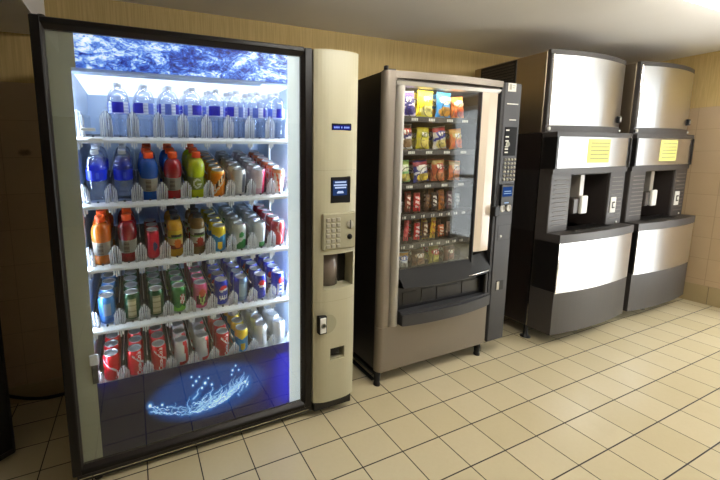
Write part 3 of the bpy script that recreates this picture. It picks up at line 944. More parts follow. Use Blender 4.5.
ORD = ['front', 'second', 'third', 'fourth', 'fifth', 'sixth']
COLN = ['first', 'second', 'third', 'fourth', 'fifth', 'sixth', 'seventh', 'eighth', 'ninth']
SHN = ['top', 'second', 'third', 'fourth', 'bottom']
LETTERING = {}
def wrapped_text(body, size, r, z, vertical=True, mat=None, shear=.3):
    vs, fs = text_mesh(body, size, shear, .0006)
    out = []
    for v in vs:
        u, w = (v.y, v.x) if vertical else (v.x, v.y)
        if vertical: u = -v.y
        a = u/r
        out.append((r*math.sin(a), -r*math.cos(a), z+w))
    mb = MB(); mb.add(out, fs)
    return mb.mesh('lettering', mat or M['letterwhite'])
COLA_TXT = wrapped_text('Coca-Cola', .026, .0334, .058)
PEP_TXT = wrapped_text('pepsi', .017, .0334, .036, False, None, 0)
FANTA_TXT = wrapped_text('Fanta', .020, .0334, .06, False, M['letterblack'], .1)

def place(proto, look, shelf, col, n, step, rot=0.0, extra=None, name=None, wob=.004):
    kind, parts = proto
    z = ZS[shelf]; xc = SX0+PITCH*(col+.5)
    root = None
    for i in range(n):
        y = .102+step*i
        x = xc + random.uniform(-wob, wob)*(0.4 if i == 0 else 1)
        lab = f"{look}, {SHN[shelf]} shelf, column {COLN[col]} from left, " + ('at the front' if i == 0 else f'{ORD[i]} from front')
        nm = name or ('soda_can' if kind == 'can' else 'drink_bottle')
        tl = TILT[shelf]
        r = thing(nm, lab, kind, (x, y, z+tl*(step*i+.004)+.001), f'{kind}s in the lit drink machine')
        for pn, me in parts: link(pn, me, r)
        if i == 0 and extra is not None:
            link('lettering', extra, r)
        sp = rot if i == 0 else rot+random.uniform(-1.2, 1.2)
        r.rotation_euler = (Matrix.Rotation(math.atan(tl), 3, 'X') @ Matrix.Rotation(sp, 3, 'Z')).to_euler()
# top shelf: eight columns of water bottles, the first column is empty
for k in range(1, 9):
    place(water_proto(l_water_top(k), 1.24), 'clear water bottle with blue label', 0, k, 3, .084, name='water_bottle')
# second shelf
wp = water_proto(l_water_blue, 1.1)
place(wp, 'clear water bottle with royal blue label', 1, 0, 3, .072, name='water_bottle')
place(wp, 'clear water bottle with royal blue label', 1, 1, 3, .072, name='water_bottle')
BLUE_S, RED_S, LIME_S = (10, 88, 190), (176, 22, 30), (206, 222, 22)
place(sport_proto(BLUE_S, l_sport(0)), 'blue sports drink with orange cap', 1, 2, 3, .078, name='sports_drink_bottle')
p1 = sport_proto(RED_S, l_sport(0)); p2 = sport_proto(BLUE_S, l_sport(0))
place(p1, 'red sports drink with orange cap', 1, 3, 1, .078, name='sports_drink_bottle')
def place_more(proto, look, shelf, col, i0, i1, step, name):
    kind, parts = proto
    for i in range(i0, i1):
        r = thing(name, f"{look}, {SHN[shelf]} shelf, column {COLN[col]} from left, {ORD[i]} from front", kind, (SX0+PITCH*(col+.5)-.003*i, .102+step*i, ZS[shelf]+TILT[shelf]*(step*i+.004)+.001), f'{kind}s in the lit drink machine')
        for pn, me in parts: link(pn, me, r)
        r.rotation_euler = (Matrix.Rotation(math.atan(TILT[shelf]), 3, 'X') @ Matrix.Rotation(random.uniform(-1, 1), 3, 'Z')).to_euler()
place_more(p2, 'blue sports drink with orange cap', 1, 3, 1, 3, .078, 'sports_drink_bottle')
place(sport_proto(LIME_S, l_sport(1)), 'yellow green sports drink with orange cap', 1, 4, 3, .078, name='sports_drink_bottle')
ST = .0685
place(can_proto('o', d_orange), 'orange soda can', 1, 5, 6, ST, .1)
place(can_proto('s', d_silver), 'silver soda can with grey stripe', 1, 6, 6, ST, .45)
place(can_proto('pw', d_pinkwhite), 'crimson and white soda can', 1, 7, 6, ST, .2)
place(can_proto('wo', d_white_orange), 'white soda can with orange marks', 1, 8, 6, ST, .1)
# third shelf
place(sport_proto((204, 108, 24), l_sport(0)), 'amber sports drink with orange cap', 2, 0, 3, .078, name='sports_drink_bottle')
place(sport_proto((140, 14, 30), l_sport(0)), 'dark red sports drink with orange cap', 2, 1, 3, .078, name='sports_drink_bottle')
place(can_proto('sl', d_slim, SLIMP, LIDS), 'slim red energy drink can', 2, 2, 3, .062, .2, name='energy_drink_can')
place(juice_proto((216, 164, 30), l_juice((222, 190, 50), (226, 120, 36), (220, 190, 120))), 'yellow juice bottle with black label', 2, 3, 3, .068, .15, name='juice_bottle')
place(juice_proto((120, 90, 36), l_juice((214, 214, 200), (186, 44, 34), (222, 220, 206))), 'juice bottle with green and red label', 2, 4, 3, .068, .15, name='juice_bottle')
place(can_proto('lt', d_lemon_tea), 'yellow topped blue soda can', 2, 5, 5, ST, .35)
place(can_proto('gi', d_ginger), 'silver and green soda can', 2, 6, 5, ST, .3)
place(can_proto('se', d_seltzer), 'silver soda can with blue stripe', 2, 7, 5, ST, .3)
place(can_proto('rp', d_red_plain), 'dull red soda can', 2, 8, 5, ST, .3)
# fourth shelf
place(can_proto('bc', d_bluecan), 'light blue soda can', 3, 0, 5, ST, .0)
gc = can_proto('gc', d_green_cream)
place(gc, 'dark green soda can with cream panel', 3, 1, 5, ST, .0)
place(gc, 'dark green soda can with cream panel', 3, 2, 5, ST, .05)
place(can_proto('gr', d_green), 'bright green soda can', 3, 3, 5, ST, .1)
place(can_proto('pk', d_pink), 'pink soda can', 3, 4, 5, ST, .2)
place(can_proto('p1', d_pepsi), 'blue cola can with red globe', 3, 5, 5, ST, .25, PEP_TXT)
place(can_proto('p2', d_pepsi_silver), 'blue cola can with silver panel', 3, 6, 5, ST, .2)
place(can_proto('p3', d_pepsi_red), 'blue cola can with red swirl', 3, 7, 5, ST, .35)
place(can_proto('p4', d_pepsi_white), 'blue cola can with white stripes', 3, 8, 5, ST, .3)
# bottom shelf
cc = can_proto('cc', d_cola); cs = can_proto('cs', d_cola_silver)
place(cc, 'red cola can', 4, 0, 4, ST, -.3)
place(cc, 'red cola can', 4, 1, 4, ST, .5, COLA_TXT)
place(cc, 'red cola can', 4, 2, 4, ST, .2, COLA_TXT)
place(cs, 'silver and red cola can', 4, 3, 4, ST, .0)
place(cs, 'silver and red cola can', 4, 4, 4, ST, .2)
place(cc, 'red cola can', 4, 5, 4, ST, .45, COLA_TXT)
place(can_proto('l2', d_lemon_tea), 'yellow topped blue soda can', 4, 6, 4, ST, .35)
place(can_proto('w1', d_white), 'white and silver soda can', 4, 7, 4, ST, .3)
place(can_proto('w2', d_white_tan), 'white soda can with tan mark', 4, 8, 4, ST, .3)

# ------------------------------------------------------------------ snack machine
SM = thing('snack_vending_machine', 'bronze fronted snack vending machine with dark control strip on black legs', 'vending machine', (.9, .38, 0))
sx0, sx1, syf = .382, 1.412, .045
b = MB()
b.box(sx0+.004, sx0+.026, .085, .66, .105, 1.772); b.box(sx1-.03, sx1-.004, .085, .66, .105, 1.772)
b.box(sx0+.026, sx1-.03, .085, .66, 1.735, 1.772); b.box(sx0+.026, sx1-.03, .085, .66, .105, .62)
b.box(sx0+.026, sx1-.03, .64, .66, .62, 1.735)
part('cabinet', b, M['black'], SM, 'black side walls and back')
b = MB(); b.box(.50, .505, .10, .63, .63, 1.73); b.box(1.235, 1.24, .10, .63, .63, 1.73); b.box(.505, 1.235, .60, .605, .63, 1.73)
b.box(.505, 1.235, .10, .60, 1.725, 1.73); b.box(.505, 1.235, .10, .60, .63, .637)
part('interior_liner', b, M['snackliner'], SM)
def sbow(x, sag=.030, a=.40, c=1.26):
    q = (x-(a+c)/2)/((c-a)/2); return syf - sag*max(0.0, 1-abs(q)**2.2)
def bow_slab(mb, x0, x1, z0, z1, back, sag=.030, push=0.0, n=18, mat=0):
    poly = [(x0+(x1-x0)*i/n, sbow(x0+(x1-x0)*i/n, sag)-push) for i in range(n+1)] + [(x1, back), (x0, back)]
    mb.prism(poly, z0, z1, 'z', mat)
b = MB()                                              # bronze door shell: rounded left stile and bowed top rail
poly = [(sx0, .084)] + [(sx0+.030*(1-math.cos(PI/2*i/6)), .075-.030*math.sin(PI/2*i/6)) for i in range(7)] + [(.446, syf), (.446, .084)]
b.prism(poly, .372, 1.738, 'z')
n = 24
polyt = [(sx0, .084)] + [(sx0+.030*(1-math.cos(PI/2*i/6)), .075-.030*math.sin(PI/2*i/6)) for i in range(7)] + [(.446+(1.256-.446)*i/n, sbow(.446+(1.256-.446)*i/n, .022, .446, 1.256)) for i in range(n+1)] + [(1.256, .084)]
b.prism(polyt, 1.738, 1.774, 'z')
# rounded inner corner
crn = [(.446, 1.738), (.446, 1.700)] + [(.446+.034*(1-math.cos(PI/2*i/6)), 1.704+.034*math.sin(PI/2*i/6)) for i in range(7)]
b.prism(crn, .050, .084, 'y')
part('door_shell', b, M['bronze'], SM, 'bronze left stile and arched top rail')
b = MB()
poly = [(sx0, .084)] + [(sx0+.030*(1-math.cos(PI/2*i/6)), .075-.030*math.sin(PI/2*i/6)) for i in range(7)] + [(1.245, syf), (1.245, .084)]
b.prism(poly, .100, .370, 'z')
part('kick_panel', b, M['bronze'], SM, 'bronze lower front panel')
b = MB()                                              # silver inner bezel: left rounded column and top strip
poly = [(.450, .082), (.450, .060)] + [(.482-.028*math.cos(PI*i/10), .056-.026*math.sin(PI*i/10)) for i in range(11)] + [(.514, .060), (.514, .082)]
b.prism(poly, .372, 1.700, 'z', 0, False)
poly = [(.070, 1.702), (.050, 1.704), (.040, 1.722), (.060, 1.737), (.082, 1.737), (.082, 1.702)]
b.prism(poly, .450, 1.250, 'x')
part('inner_bezel', b, M['silver'], SM, 'silver rounded inner bezel')
part('glass', MB().box(.512, 1.086, .060, .0615, .690, 1.702), M['snackglass'], SM, 'clear snack window')
b = MB(); b.box(1.084, 1.092, .050, .075, .66, 1.702)
part('window_seam', b, M['charline'], SM)
b = MB(); b.prism([(1.092, .074), (1.092, .050), (1.15, .046), (1.22, .050), (1.236, .060), (1.236, .074)], .735, 1.702, 'z')
part('white_panel', b, M['offwhite'], SM, 'glossy off white panel right of the window')
b = MB(); b.box(1.238, 1.256, .040, .084, .372, 1.736)
part('door_edge', b, M['charline'], SM)
b = MB()                                              # sloping sill below the glass
def sill(u, v):
    x = .516+(1.236-.516)*u; y0 = .074; y1 = sbow(x, .050)-.012
    z0 = .690+.030*max(0.0, (u-.72)/.28); z1 = .600
    return (x, y0+(y1-y0)*v, z0+(z1-z0)*v)
b.grid(sill, 20, 6)
b.grid(lambda u, v: (.516+.72*u, (sbow(.516+.72*u, .050)-.012)*(1-v)+.074*v, .600-.02*v), 20, 2)
part('sill', b, M['sill'], SM, 'dark glossy sill under the window')
b = MB(); b.tube([(1.00+.23*i/8, sbow(1.00+.23*i/8, .05)-.010, .612) for i in range(9)], .003, 6)
part('sill_trim', b, M['chrome'], SM)
b = MB(); b.box(.516, 1.236, .066, .080, .43, .585); b.box(.56, .66, .062, .068, .47, .55, .002); b.box(.70, .80, .062, .068, .47, .55, .002); b.box(.82, 1.00, .062, .068, .465, .545, .002); b.box(1.03, 1.20, .062, .068, .47, .55, .002)
part('delivery_flap', b, M['blackflap'], SM, 'black delivery flap')
b = MB(); bow_slab(b, .516, 1.246, .374, .440, .082, .045, .012); bow_slab(b, .516, 1.246, .440, .452, .06, .030, .004)
part('flap_bar', b, M['char'], SM, 'dark bowed bar below the flap')
b = MB(); b.box(1.205, 1.225, .035, .07, .445, .585, .004); b.box(1.190, 1.203, .030, .07, .46, .575, .006, 1)
part('flap_handle', b, [M['char'], M['blackgloss']], SM)
b = MB(); b.box(1.258, sx1, .036, .10, .105, 1.768, .006)
CP = part('control_strip', b, M['char'], SM, 'charcoal control strip on the right edge')
cy = .036
b = MB(); b.box(1.285, 1.355, cy-.002, cy+.001, 1.716, 1.765)
ST_ = part('sticker', b, M['sticker'], CP, 'small white sticker')
b = MB(); b.box(1.295, 1.315, cy-.003, cy-.001, 1.726, 1.758); b.box(1.322, 1.346, cy-.003, cy-.001, 1.748, 1.753); b.box(1.322, 1.340, cy-.003, cy-.001, 1.736, 1.741)
part('mark', b, M['btn'], ST_)
b = MB()
for z, a, c in ((1.640, 1.285, 1.385), (1.545, 1.315, 1.375)): b.box(a, c, cy-.0015, cy+.001, z, z+.006)
part('printed_line', b, M['tag'], CP)
b = MB(); b.box(1.284, 1.390, cy-.003, cy+.001, 1.330, 1.505, .001)
DS = part('display', b, M['screen'], CP, 'black instruction display')
b = MB()
for z in (1.485, 1.445, 1.420, 1.385, 1.370, 1.350): b.box(1.290, 1.318, cy-.004, cy-.002, z-.004, z+.004)
b.lathe([(.016, -.0055), (.016, -.0035), (.012, -.0035), (.012, -.0055)], 18, (1.312, cy, 1.400), 'y')
part('mark', b, M['tag'], DS)
b = MB()
for i in range(4):
    for j in range(6):
        b.lathe([(.0085, -.001), (.0080, -.006), (.005, -.007)], 10, (1.303+i*.029, cy, 1.305-j*.025), 'y')
part('keypad', b, M['btn'], CP, 'grid of pale round keys')
b = MB(); b.box(1.276, 1.392, cy-.012, cy+.001, 1.018, 1.152, .004)
BA = part('card_reader', b, M['blackgloss'], CP, 'black card reader with blue screen')
b = MB(); b.box(1.288, 1.372, cy-.014, cy-.011, 1.075, 1.135)
part('lit_screen', b, emis('snack_screen', (48, 84, 150), .6), BA)
b = MB(); b.box(1.30, 1.36, cy-.015, cy-.013, 1.105, 1.110); b.box(1.296, 1.366, cy-.015, cy-.013, 1.092, 1.096); b.box(1.31, 1.345, cy-.015, cy-.012, 1.032, 1.038)
part('screen_bar', b, emis('snack_screen_text', (180, 210, 245), .7), BA)
for x in (1.306, 1.362):
    part('coin_button', MB().lathe([(.024, -.002), (.022, -.008), (.017, -.008), (.016, -.006), (.001, -.006)], 20, (x, cy, .998), 'y'), M['silver'], CP)
b = MB()
for z in (.955, .888, .790): b.box(1.272, 1.405, cy-.0008, cy+.001, z, z+.003)
for x in (1.285, 1.40): b.box(x, x+.003, cy-.0008, cy+.001, .790, .888)
part('seam', b, M['charline'], CP)
part('lamp', MB().cyl((1.315, cy-.003, .818), .008, .003, 12, 'y'), M['whitegloss'], CP)
b = MB(); b.box(1.305, 1.372, cy-.002, cy+.002, .455, .520, .001); b.box(1.305, 1.330, cy-.004, cy, .460, .515, .001, 1)
part('coin_return', b, [M['blackgloss'], M['silver']], CP)
b = MB(); b.box(1.222, 1.268, .018, .05, .955, 1.015, .004)
part('door_latch', b, M['blackgloss'], CP)
b = MB(); b.box(sx0+.02, .46, .06, .10, 1.772, 1.785, .003); b.cyl((.405, .075, 1.78), .012, .02, 10)
part('top_hinge', b, M['black'], SM)
for x, y in ((.410, .085), (1.232, .085), (.43, .60), (1.35, .60)):
    lg = MB(); lg.lathe([(.019, 0), (.019, .012), (.016, .02), (.023, .115)], 14, (x, y, 0))
    part('leg', lg, M['rubber'], SM)
b = MB(); b.box(.395, .425, .10, .60, .055, .075, .003); b.box(.40, .42, .12, .60, .004, .018, .002)
part('side_rail', b, M['black'], SM)
part('light_tube', MB().cyl((.53, .085, 1.716), .007, .69, 10, 'x'), M['ledwarm'], SM, 'hidden tube added under the window top')
ROWZ = [1.556, 1.372, 1.177, 1.000, .824, .660]
NCOL = [4, 4, 4, 8, 8, 4]
COLX = [[.632, .758, .897, 1.020], [.618, .748, .885, 1.020], [.612, .750, .880, 1.015],
        [.583, .650, .722, .798, .862, .922, .985, 1.050], [.583, .645, .730, .795, .855, .930, .985, 1.045], [.622, .755, .880, 1.010]]
def coil(mb, x, z, r, y0, turns, pitch):
    pts = []
    K = 40
    for t in range(turns):
        for i in range(K):
            a = i/K                                     # start and advance at the bottom, stay flat over the top
            adv = 0.0 if .05 < a < .95 else ((a-.95)/.10 if a >= .95 else (a+.05)/.10)
            yy = y0 + pitch*(t + (adv if a >= .95 else (adv-1 if a <= .05 else 0)))
            if t == 0 and a <= .05: yy = y0
            an = -PI/2 + 2*PI*a
            pts.append((x+r*math.cos(an), yy, z+r+r*math.sin(an)))
    mb.tube(pts, .0018, 5)
for r in range(6):
    z = ROWZ[r]
    b = MB(); b.box(.512, 1.175, .108, .58, z-.012, z-.004, 0, 0); b.box(.510, 1.178, .100, .108, z-.034, z-.001, .002, 0)
    tr = part('tray', b, M['tray'], SM)
    b = MB()
    for x in COLX[r]:
        wv = .022 if NCOL[r] == 4 else .012
        for i in range(4):
            if i == 1 and NCOL[r] == 8: continue
            b.box(x-wv+i*wv*.55, x-wv+i*wv*.55+wv*.36, .0985, .1002, z-.026, z-.011)
    part('price_tag', b, M['tag'], tr)
    rad = .048 if NCOL[r] == 4 else .026
    for x in COLX[r]:
        cb = MB(); coil(cb, x, z-.002, rad, .116, 5, .075)
        part('coil', cb, M['wire'], tr)

def bag_mesh(w, h, d, fn, seed, nu=16, nv=20):
    mb = MB()
    def prof(u, v):
        uu = 2*u-1; 
        e = (1-abs(uu)**2.6)*(max(0.0, math.sin(PI*v))**.55)
        return d*.5*e
    def shp(u, v, sgn):
        uu = 2*u-1
        pinch = (1-.07*math.sin(PI*v))*(1.03-.10*v)
        x = uu*w*.5*pinch
        y = sgn*prof(u, v)
        wr = .006*mnoise.noise(Vector((u*4+seed, v*5, sgn*3.1))) + .004*mnoise.noise(Vector((u*9+seed, v*9, sgn*5.0)))
        edge = min(u, 1-u, v, 1-v)*10
        y += wr*min(1, edge) + (.0015*math.sin(u*60) if v < .05 or v > .95 else 0)
        return (x, y, v*h)
    mb.grid(lambda u, v: shp(u, v, -1), nu, nv)
    mb.grid(lambda u, v: shp(u, v, 1), nu, nv, 0, True, True)
    me = mb.mesh('wrapper', M['bagprint'])
    set_cols(me, lambda c: fn(c.x/w+.5, c.z/h, c.y < 0))
    return me
def bagfn(base, top=None, blob=None, blob2=None, band=None):
    """printed bag: a ground colour, a top band, a logo oval and a food picture"""
    def f(u, v, front):
        if v > .94 or v < .05: return tuple(min(255, x+20) for x in base)
        if not front: return base
        if band and abs(v-.52-.25*(u-.5)) < .06: return band
        if blob and ((u-.5)/.36)**2+((v-.66)/.15)**2 < 1:
            return blob if ((u-.5)/.28)**2+((v-.66)/.10)**2 > 1 or math.sin(u*34) > .0 else (245, 240, 225)
        if blob2:
            q = mnoise.noise(Vector((u*5, v*6, base[0]*.1)))
            if v < .42 and ((u-.55)/.42)**2+((v-.22)/.2)**2 < 1: return blob2 if q > -.12 else tuple(int(x*.75) for x in blob2)
        if top and v > .74: return top
        return base
    return f
def snack(row, x, w, h, d, fn, label, kind, name, ncopy=2, dy=.150, tilt=-.03, step=.075, rz=0.0):
    me = bag_mesh(w, h, d, fn, row*3.7+x*10)
    for i in range(ncopy):
        lab = label if i == 0 else label + (' and set one place back' if i == 1 else ' and set two places back')
        o = link(name, me); o.location = (x, dy+step*i, ROWZ[row]+.004)
        o.rotation_euler = (tilt, random.uniform(-.11, .11), rz+random.uniform(-.03, .03))
        o['label'] = lab; o['category'] = kind; o['group'] = 'snacks in the bronze machine'
BAG = [
 (0, .632, .112, .140, bagfn((226, 216, 236), (120, 96, 176), (52, 40, 130), (60, 50, 140), (44, 36, 128)), 'white and purple crisp bag, top tray, leftmost'),
 (0, .752, .122, .150, bagfn((250, 226, 30), (252, 232, 80), (240, 214, 60), (250, 240, 150)), 'bright yellow crisp bag on the top tray'),
 (0, .897, .120, .148, bagfn((44, 136, 206), (60, 150, 220), (236, 232, 190), (222, 160, 60)), 'blue crisp bag on the top tray'),
 (0, 1.018, .104, .128, bagfn((222, 120, 50), (236, 150, 70), (240, 220, 190), (200, 80, 30)), 'orange snack bag on the top tray'),
 (1, .618, .112, .142, bagfn((232, 230, 226), (70, 50, 40), (206, 60, 30), (150, 120, 80), (60, 50, 110)), 'white crisp bag with red oval, second tray'),
 (1, .748, .102, .126, bagfn((214, 200, 50), (190, 176, 40), (160, 160, 40), (226, 206, 100)), 'olive yellow snack bag, second tray'),
 (1, .885, .108, .134, bagfn((222, 218, 206), (170, 40, 44), (32, 48, 140), (232, 214, 120), (34, 50, 150)), 'white and blue snack bag with red top, second tray'),
 (1, 1.018, .108, .122, bagfn((228, 132, 54), (222, 170, 80), (226, 200, 110), (232, 110, 40)), 'orange snack bag on the second tray'),
 (2, .612, .102, .130, bagfn((126, 190, 120), (150, 176, 80), (220, 226, 190), (216, 196, 90)), 'pale green snack bag, third tray, leftmost'),
 (2, .750, .112, .126, bagfn((44, 52, 130), (140, 40, 50), (240, 236, 224), (236, 206, 70), (230, 230, 232)), 'blue and yellow snack bag, third tray'),
 (2, .880, .104, .134, bagfn((192, 96, 60), (190, 160, 90), (170, 40, 40), (214, 140, 90)), 'russet snack bag on the third tray'),
 (2, 1.012, .100, .122, bagfn((220, 130, 80), (176, 150, 90), (232, 196, 150), (236, 150, 90)), 'salmon orange snack bag, third tray'),
 (5, .622, .100, .098, bagfn((190, 196, 206), (214, 160, 60), (60, 90, 160), (226, 226, 220)), 'silver and blue pastry packet on the lowest tray'),
 (5, .755, .108, .100, bagfn((120, 92, 70), (96, 70, 52), (196, 170, 140), (150, 110, 80)), 'brown pastry packet on the lowest tray'),
 (5, .880, .092, .114, bagfn((172, 160, 60), (150, 140, 60), (190, 70, 50), (206, 196, 90)), 'olive and red pastry packet on the lowest tray'),
 (5, 1.010, .096, .098, bagfn((120, 80, 70), (100, 66, 60), (150, 110, 96), (140, 90, 76)), 'dark reddish pastry packet on the lowest tray'),
]
for r, x, w_, h_, f, lab in BAG:
    snack(r, x, w_, h_, .052, f, lab, 'snack bag', 'snack_bag', 3 if r < 3 else 2, .1535, -.03)
def barfn(base, c2, c3):
    def f(u, v, front):
        if v > .93 or v < .07: return c3
        if abs(u-.5) < .30 and .2 < v < .8 and math.sin(v*24+u*5) > -.15: return c2
        return base
    return f
BARS = [
 (3, .583, .048, .066, barfn((196, 196, 206), (120, 100, 140), (206, 206, 212)), 'pale short candy bar, fourth tray, leftmost'),
 (3, .650, .046, .112, barfn((150, 60, 40), (232, 214, 196), (120, 44, 30)), 'brown and cream candy bar, fourth tray'),
 (3, .722, .050, .112, barfn((206, 44, 50), (240, 226, 220), (196, 36, 44)), 'red and white candy bar, fourth tray'),
 (3, .798, .036, .098, barfn((96, 64, 46), (150, 110, 70), (90, 56, 40)), 'dark brown candy bar, fourth tray'),
 (3, .862, .046, .110, barfn((56, 44, 44), (226, 220, 214), (70, 54, 50)), 'black and white candy bar, fourth tray'),
 (3, .922, .050, .122, barfn((176, 108, 40), (120, 64, 34), (190, 124, 50)), 'tan candy bar, fourth tray'),
 (3, .985, .044, .112, barfn((110, 70, 90), (226, 220, 224), (130, 80, 100)), 'mauve and white candy bar, fourth tray'),
 (3, 1.050, .040, .095, barfn((160, 176, 186), (226, 230, 232), (150, 166, 180)), 'pale grey candy bar, fourth tray'),
 (4, .583, .042, .062, barfn((206, 190, 170), (180, 130, 110), (214, 200, 186)), 'cream short candy bar, fifth tray, leftmost'),
 (4, .645, .034, .136, barfn((214, 70, 80), (232, 120, 120), (206, 60, 70)), 'tall pink red candy bar, fifth tray'),
 (4, .730, .052, .104, barfn((206, 36, 44), (238, 220, 216), (200, 40, 46)), 'broad red and white candy bar, fifth tray'),
 (4, .795, .046, .112, barfn((120, 84, 60), (222, 206, 180), (200, 170, 60)), 'brown and cream candy bar, fifth tray'),
 (4, .855, .042, .134, barfn((222, 180, 50), (176, 110, 60), (228, 190, 60)), 'tall yellow candy bar, fifth tray'),
 (4, .930, .048, .082, barfn((206, 110, 60), (236, 214, 190), (60, 40, 40)), 'short orange candy bar, fifth tray'),
 (4, .985, .032, .094, barfn((150, 110, 90), (110, 70, 60), (140, 100, 86)), 'narrow dull brown candy bar, fifth tray'),
]
for r, x, w_, h_, f, lab in BARS:
    snack(r, x, w_, h_, .020, f, lab, 'candy bar', 'candy_bar', 2, .150, -.03, .075, random.uniform(-.1, .1))

# ------------------------------------------------------------------ ice machines
def arc_poly(x0, x1, yf, sag, yb, n=16, r=.0):
    return [(x0+(x1-x0)*i/n, yf-sag*(1-((2*i/n-1))**2)) for i in range(n+1)] + [(x1, yb), (x0, yb)]
def ice_machine(label):
    X = 1.760; W = .892; XR = X+W
    t = thing('ice_dispenser', label, 'ice machine', (X+W/2, .38, 0))
    # --- upper ice maker
    b = MB(); b.box(X+.004, XR-.004, .118, .66, 1.486, 2.020, .004)
    hd = part('ice_maker_body', b, M['steelside'], t, 'dull steel sides of the upper ice maker')
    b = MB(); b.box(X-.002, X+.004, .318, .600, 1.84, 2.012, .002)
    for i in range(7): b.box(X-.006, X-.001, .335, .585, 1.856+i*.021, 1.866+i*.021, .001, 1)
    part('side_vent', b, [M['black'], M['icedark']], hd, 'black louvred vent on the side')
    b = MB(); b.prism(arc_poly(X+.024, XR-.004, .098, .046, .116), 1.533, 2.002, 'z')
    part('steel_door', b, M['steel'], t, 'shiny stainless door of the upper ice maker')
    b = MB(); b.prism(arc_poly(X+.004, XR-.002, .098, .048, .118), 1.994, 2.026, 'z'); b.prism(arc_poly(X+.004, XR, .094, .046, .118), 1.486, 1.532, 'z')
    b.box(X+.004, X+.022, .090, .118, 1.532, 2.002, .003)
    part('door_cap', b, M['ice'], t)
    b = MB(); b.prism([(X+.024, .096), (X+.033, .0905), (X+.033, .1), (X+.024, .1)], 1.534, 2.0)
    part('edge_strip', b, M['noteedge'] if False else M['chrome'], t)
    b = MB(); b.lathe([(.013, 0), (.013, -.008), (.009, -.010)], 16, (X+.025, .088, 1.508), 'y'); b.lathe([(.007, 0), (.007, -.006)], 12, (XR-.02, .088, 1.508), 'y')
    part('round_badge', b, M['whitegloss'], t)
    b = MB(); b.box(XR-.078, XR-.05, .066, .090, 1.565, 1.615, .002, 0); b.box(XR-.073, XR-.055, .064, .070, 1.575, 1.605, .001, 1)
    part('logo_badge', b, [M['blackgloss'], M['silver']], t)
    # --- dispenser cabinet
    b = MB()
    b.box(X, X+.02, .106, .66, .10, 1.484); b.box(XR-.02, XR, .106, .66, .10, 1.484)
    b.box(X+.02, XR-.02, .64, .66, .10, 1.484); b.box(X+.02, XR-.02, .106, .66, 1.45, 1.484); b.box(X+.02, XR-.02, .12, .64, .10, .70)
    b.box(X+.02, XR-.02, .30, .64, .70, 1.45)
    part('cabinet', b, M['darkside'], t, 'dark brown cabinet sides')
    part('edge_trim', MB().box(X-.003, X+.003, .100, .108, .10, 1.476), M['chrome'], t)
    yf = .020
    b = MB(); b.prism(arc_poly(X, XR, yf-.006, .020, .106), 1.450, 1.484, 'z')
    part('top_cap', b, M['ice'], t)
    b = MB(); b.box(X, X+.020, .010, .106, 1.235, 1.450); b.box(XR-.010, XR, .010, .106, 1.235, 1.450); b.box(X+.02, XR-.01, .06, .106, 1.235, 1.45)
    part('head_sides', b, M['black'], t)
    b = MB(); b.prism(arc_poly(X+.018, XR-.004, yf, .020, .060), 1.242, 1.450, 'z')
    hp = part('steel_plate', b, M['steel'], t, 'stainless plate with taped yellow notice')
    b = MB(); b.prism(arc_poly(X+.018, X+.027, yf-.0015, .0, .03, 2), 1.243, 1.449, 'z')
    part('edge_strip', b, M['chrome'], t)
    x0, x1 = X+.325, X+.590; dz = .0
    def fy(x): 
        q = 2*(x-X-.018)/(W-.022)-1; return yf-.020*(1-q*q)
    b = MB(); mbp = [(x0+(x1-x0)*i/6, fy(x0+(x1-x0)*i/6)-.0015) for i in range(7)] + [(x1-(x1-x0)*i/6, fy(x1-(x1-x0)*i/6)+.0005) for i in range(7)]
    b.prism(mbp, 1.272, 1.438, 'z')
    nt_ = part('paper_notice', b, M['note'], t, 'pale yellow paper notice with lines of writing')
    b = MB()
    for i, z in enumerate((1.410, 1.384, 1.358, 1.332, 1.302)):
        xx = x0+.035; k = 0
        while xx < x1-.02:
            wl = .012+.014*((k*7+i*3) % 5)/5
            b.box(xx, min(xx+wl, x1-.012), fy(xx)-.0030, fy(xx)-.0012, z-.003, z+.002); xx += wl+.006; k += 1
    part('writing', b, M['letternote'], nt_)
    # --- dispensing face with an open niche
    na, nb = X+.222, X+.690; nz0, nz1 = .800, 1.192
    b = MB()
    ys = .026
    b.box(X, na, ys, .30, .790, 1.236, .006); b.box(nb, XR, ys, .30, .790, 1.236, .006)
    b.box(na-.004, nb+.004, ys, .30, nz1, 1.236, .004); b.prism(arc_poly(X, XR, ys-.006, .012, .08), 1.200, 1.242, 'z')
    fc = part('dispensing_face', b, M['ice'], t, 'charcoal dispensing face with louvred cheeks')
    b = MB(); b.box(na, nb, .285, .30, nz0-.02, nz1); b.box(na-.001, na+.004, ys+.012, .29, nz0-.02, nz1); b.box(nb-.004, nb+.001, ys+.012, .29, nz0-.02, nz1)
    b.box(na, nb, ys+.02, .29, nz1-.004, nz1+.002)
    part('niche', b, M['icedark'], t, 'dark open ice niche')
    b = MB(); b2 = MB()
    for i in range(11):
        z = .845+i*.031
        b.box(X+.040, na-.012, ys-.004, ys+.001, z, z+.006, .001)
        if not (.87 < z < 1.02): b2.box(nb+.030, XR-.030, ys-.004, ys+.001, z, z+.006, .001)
        else: b2.box(nb+.112, XR-.030, ys-.004, ys+.001, z, z+.006, .001)
    part('louver', b, M['icelight'], fc); part('louver', b2, M['icelight'], fc)
    cx = X+.405
    b = MB(); b.box(cx-.022, cx+.028, .055, .12, 1.02, nz1-.004, .003)
    ch = part('ice_chute', b, M['silver'], t, 'silver chute above a white press lever')
    b = MB(); b.box(cx-.030, cx+.045, .030, .050, .905, 1.035, .005)
    part('press_lever', b, M['whitegloss'], ch)
    b = MB(); b.box(cx-.10, cx-.031, .045, .13, .905, 1.02, .008)
    part('lever_guard', b, M['icedark'], ch)
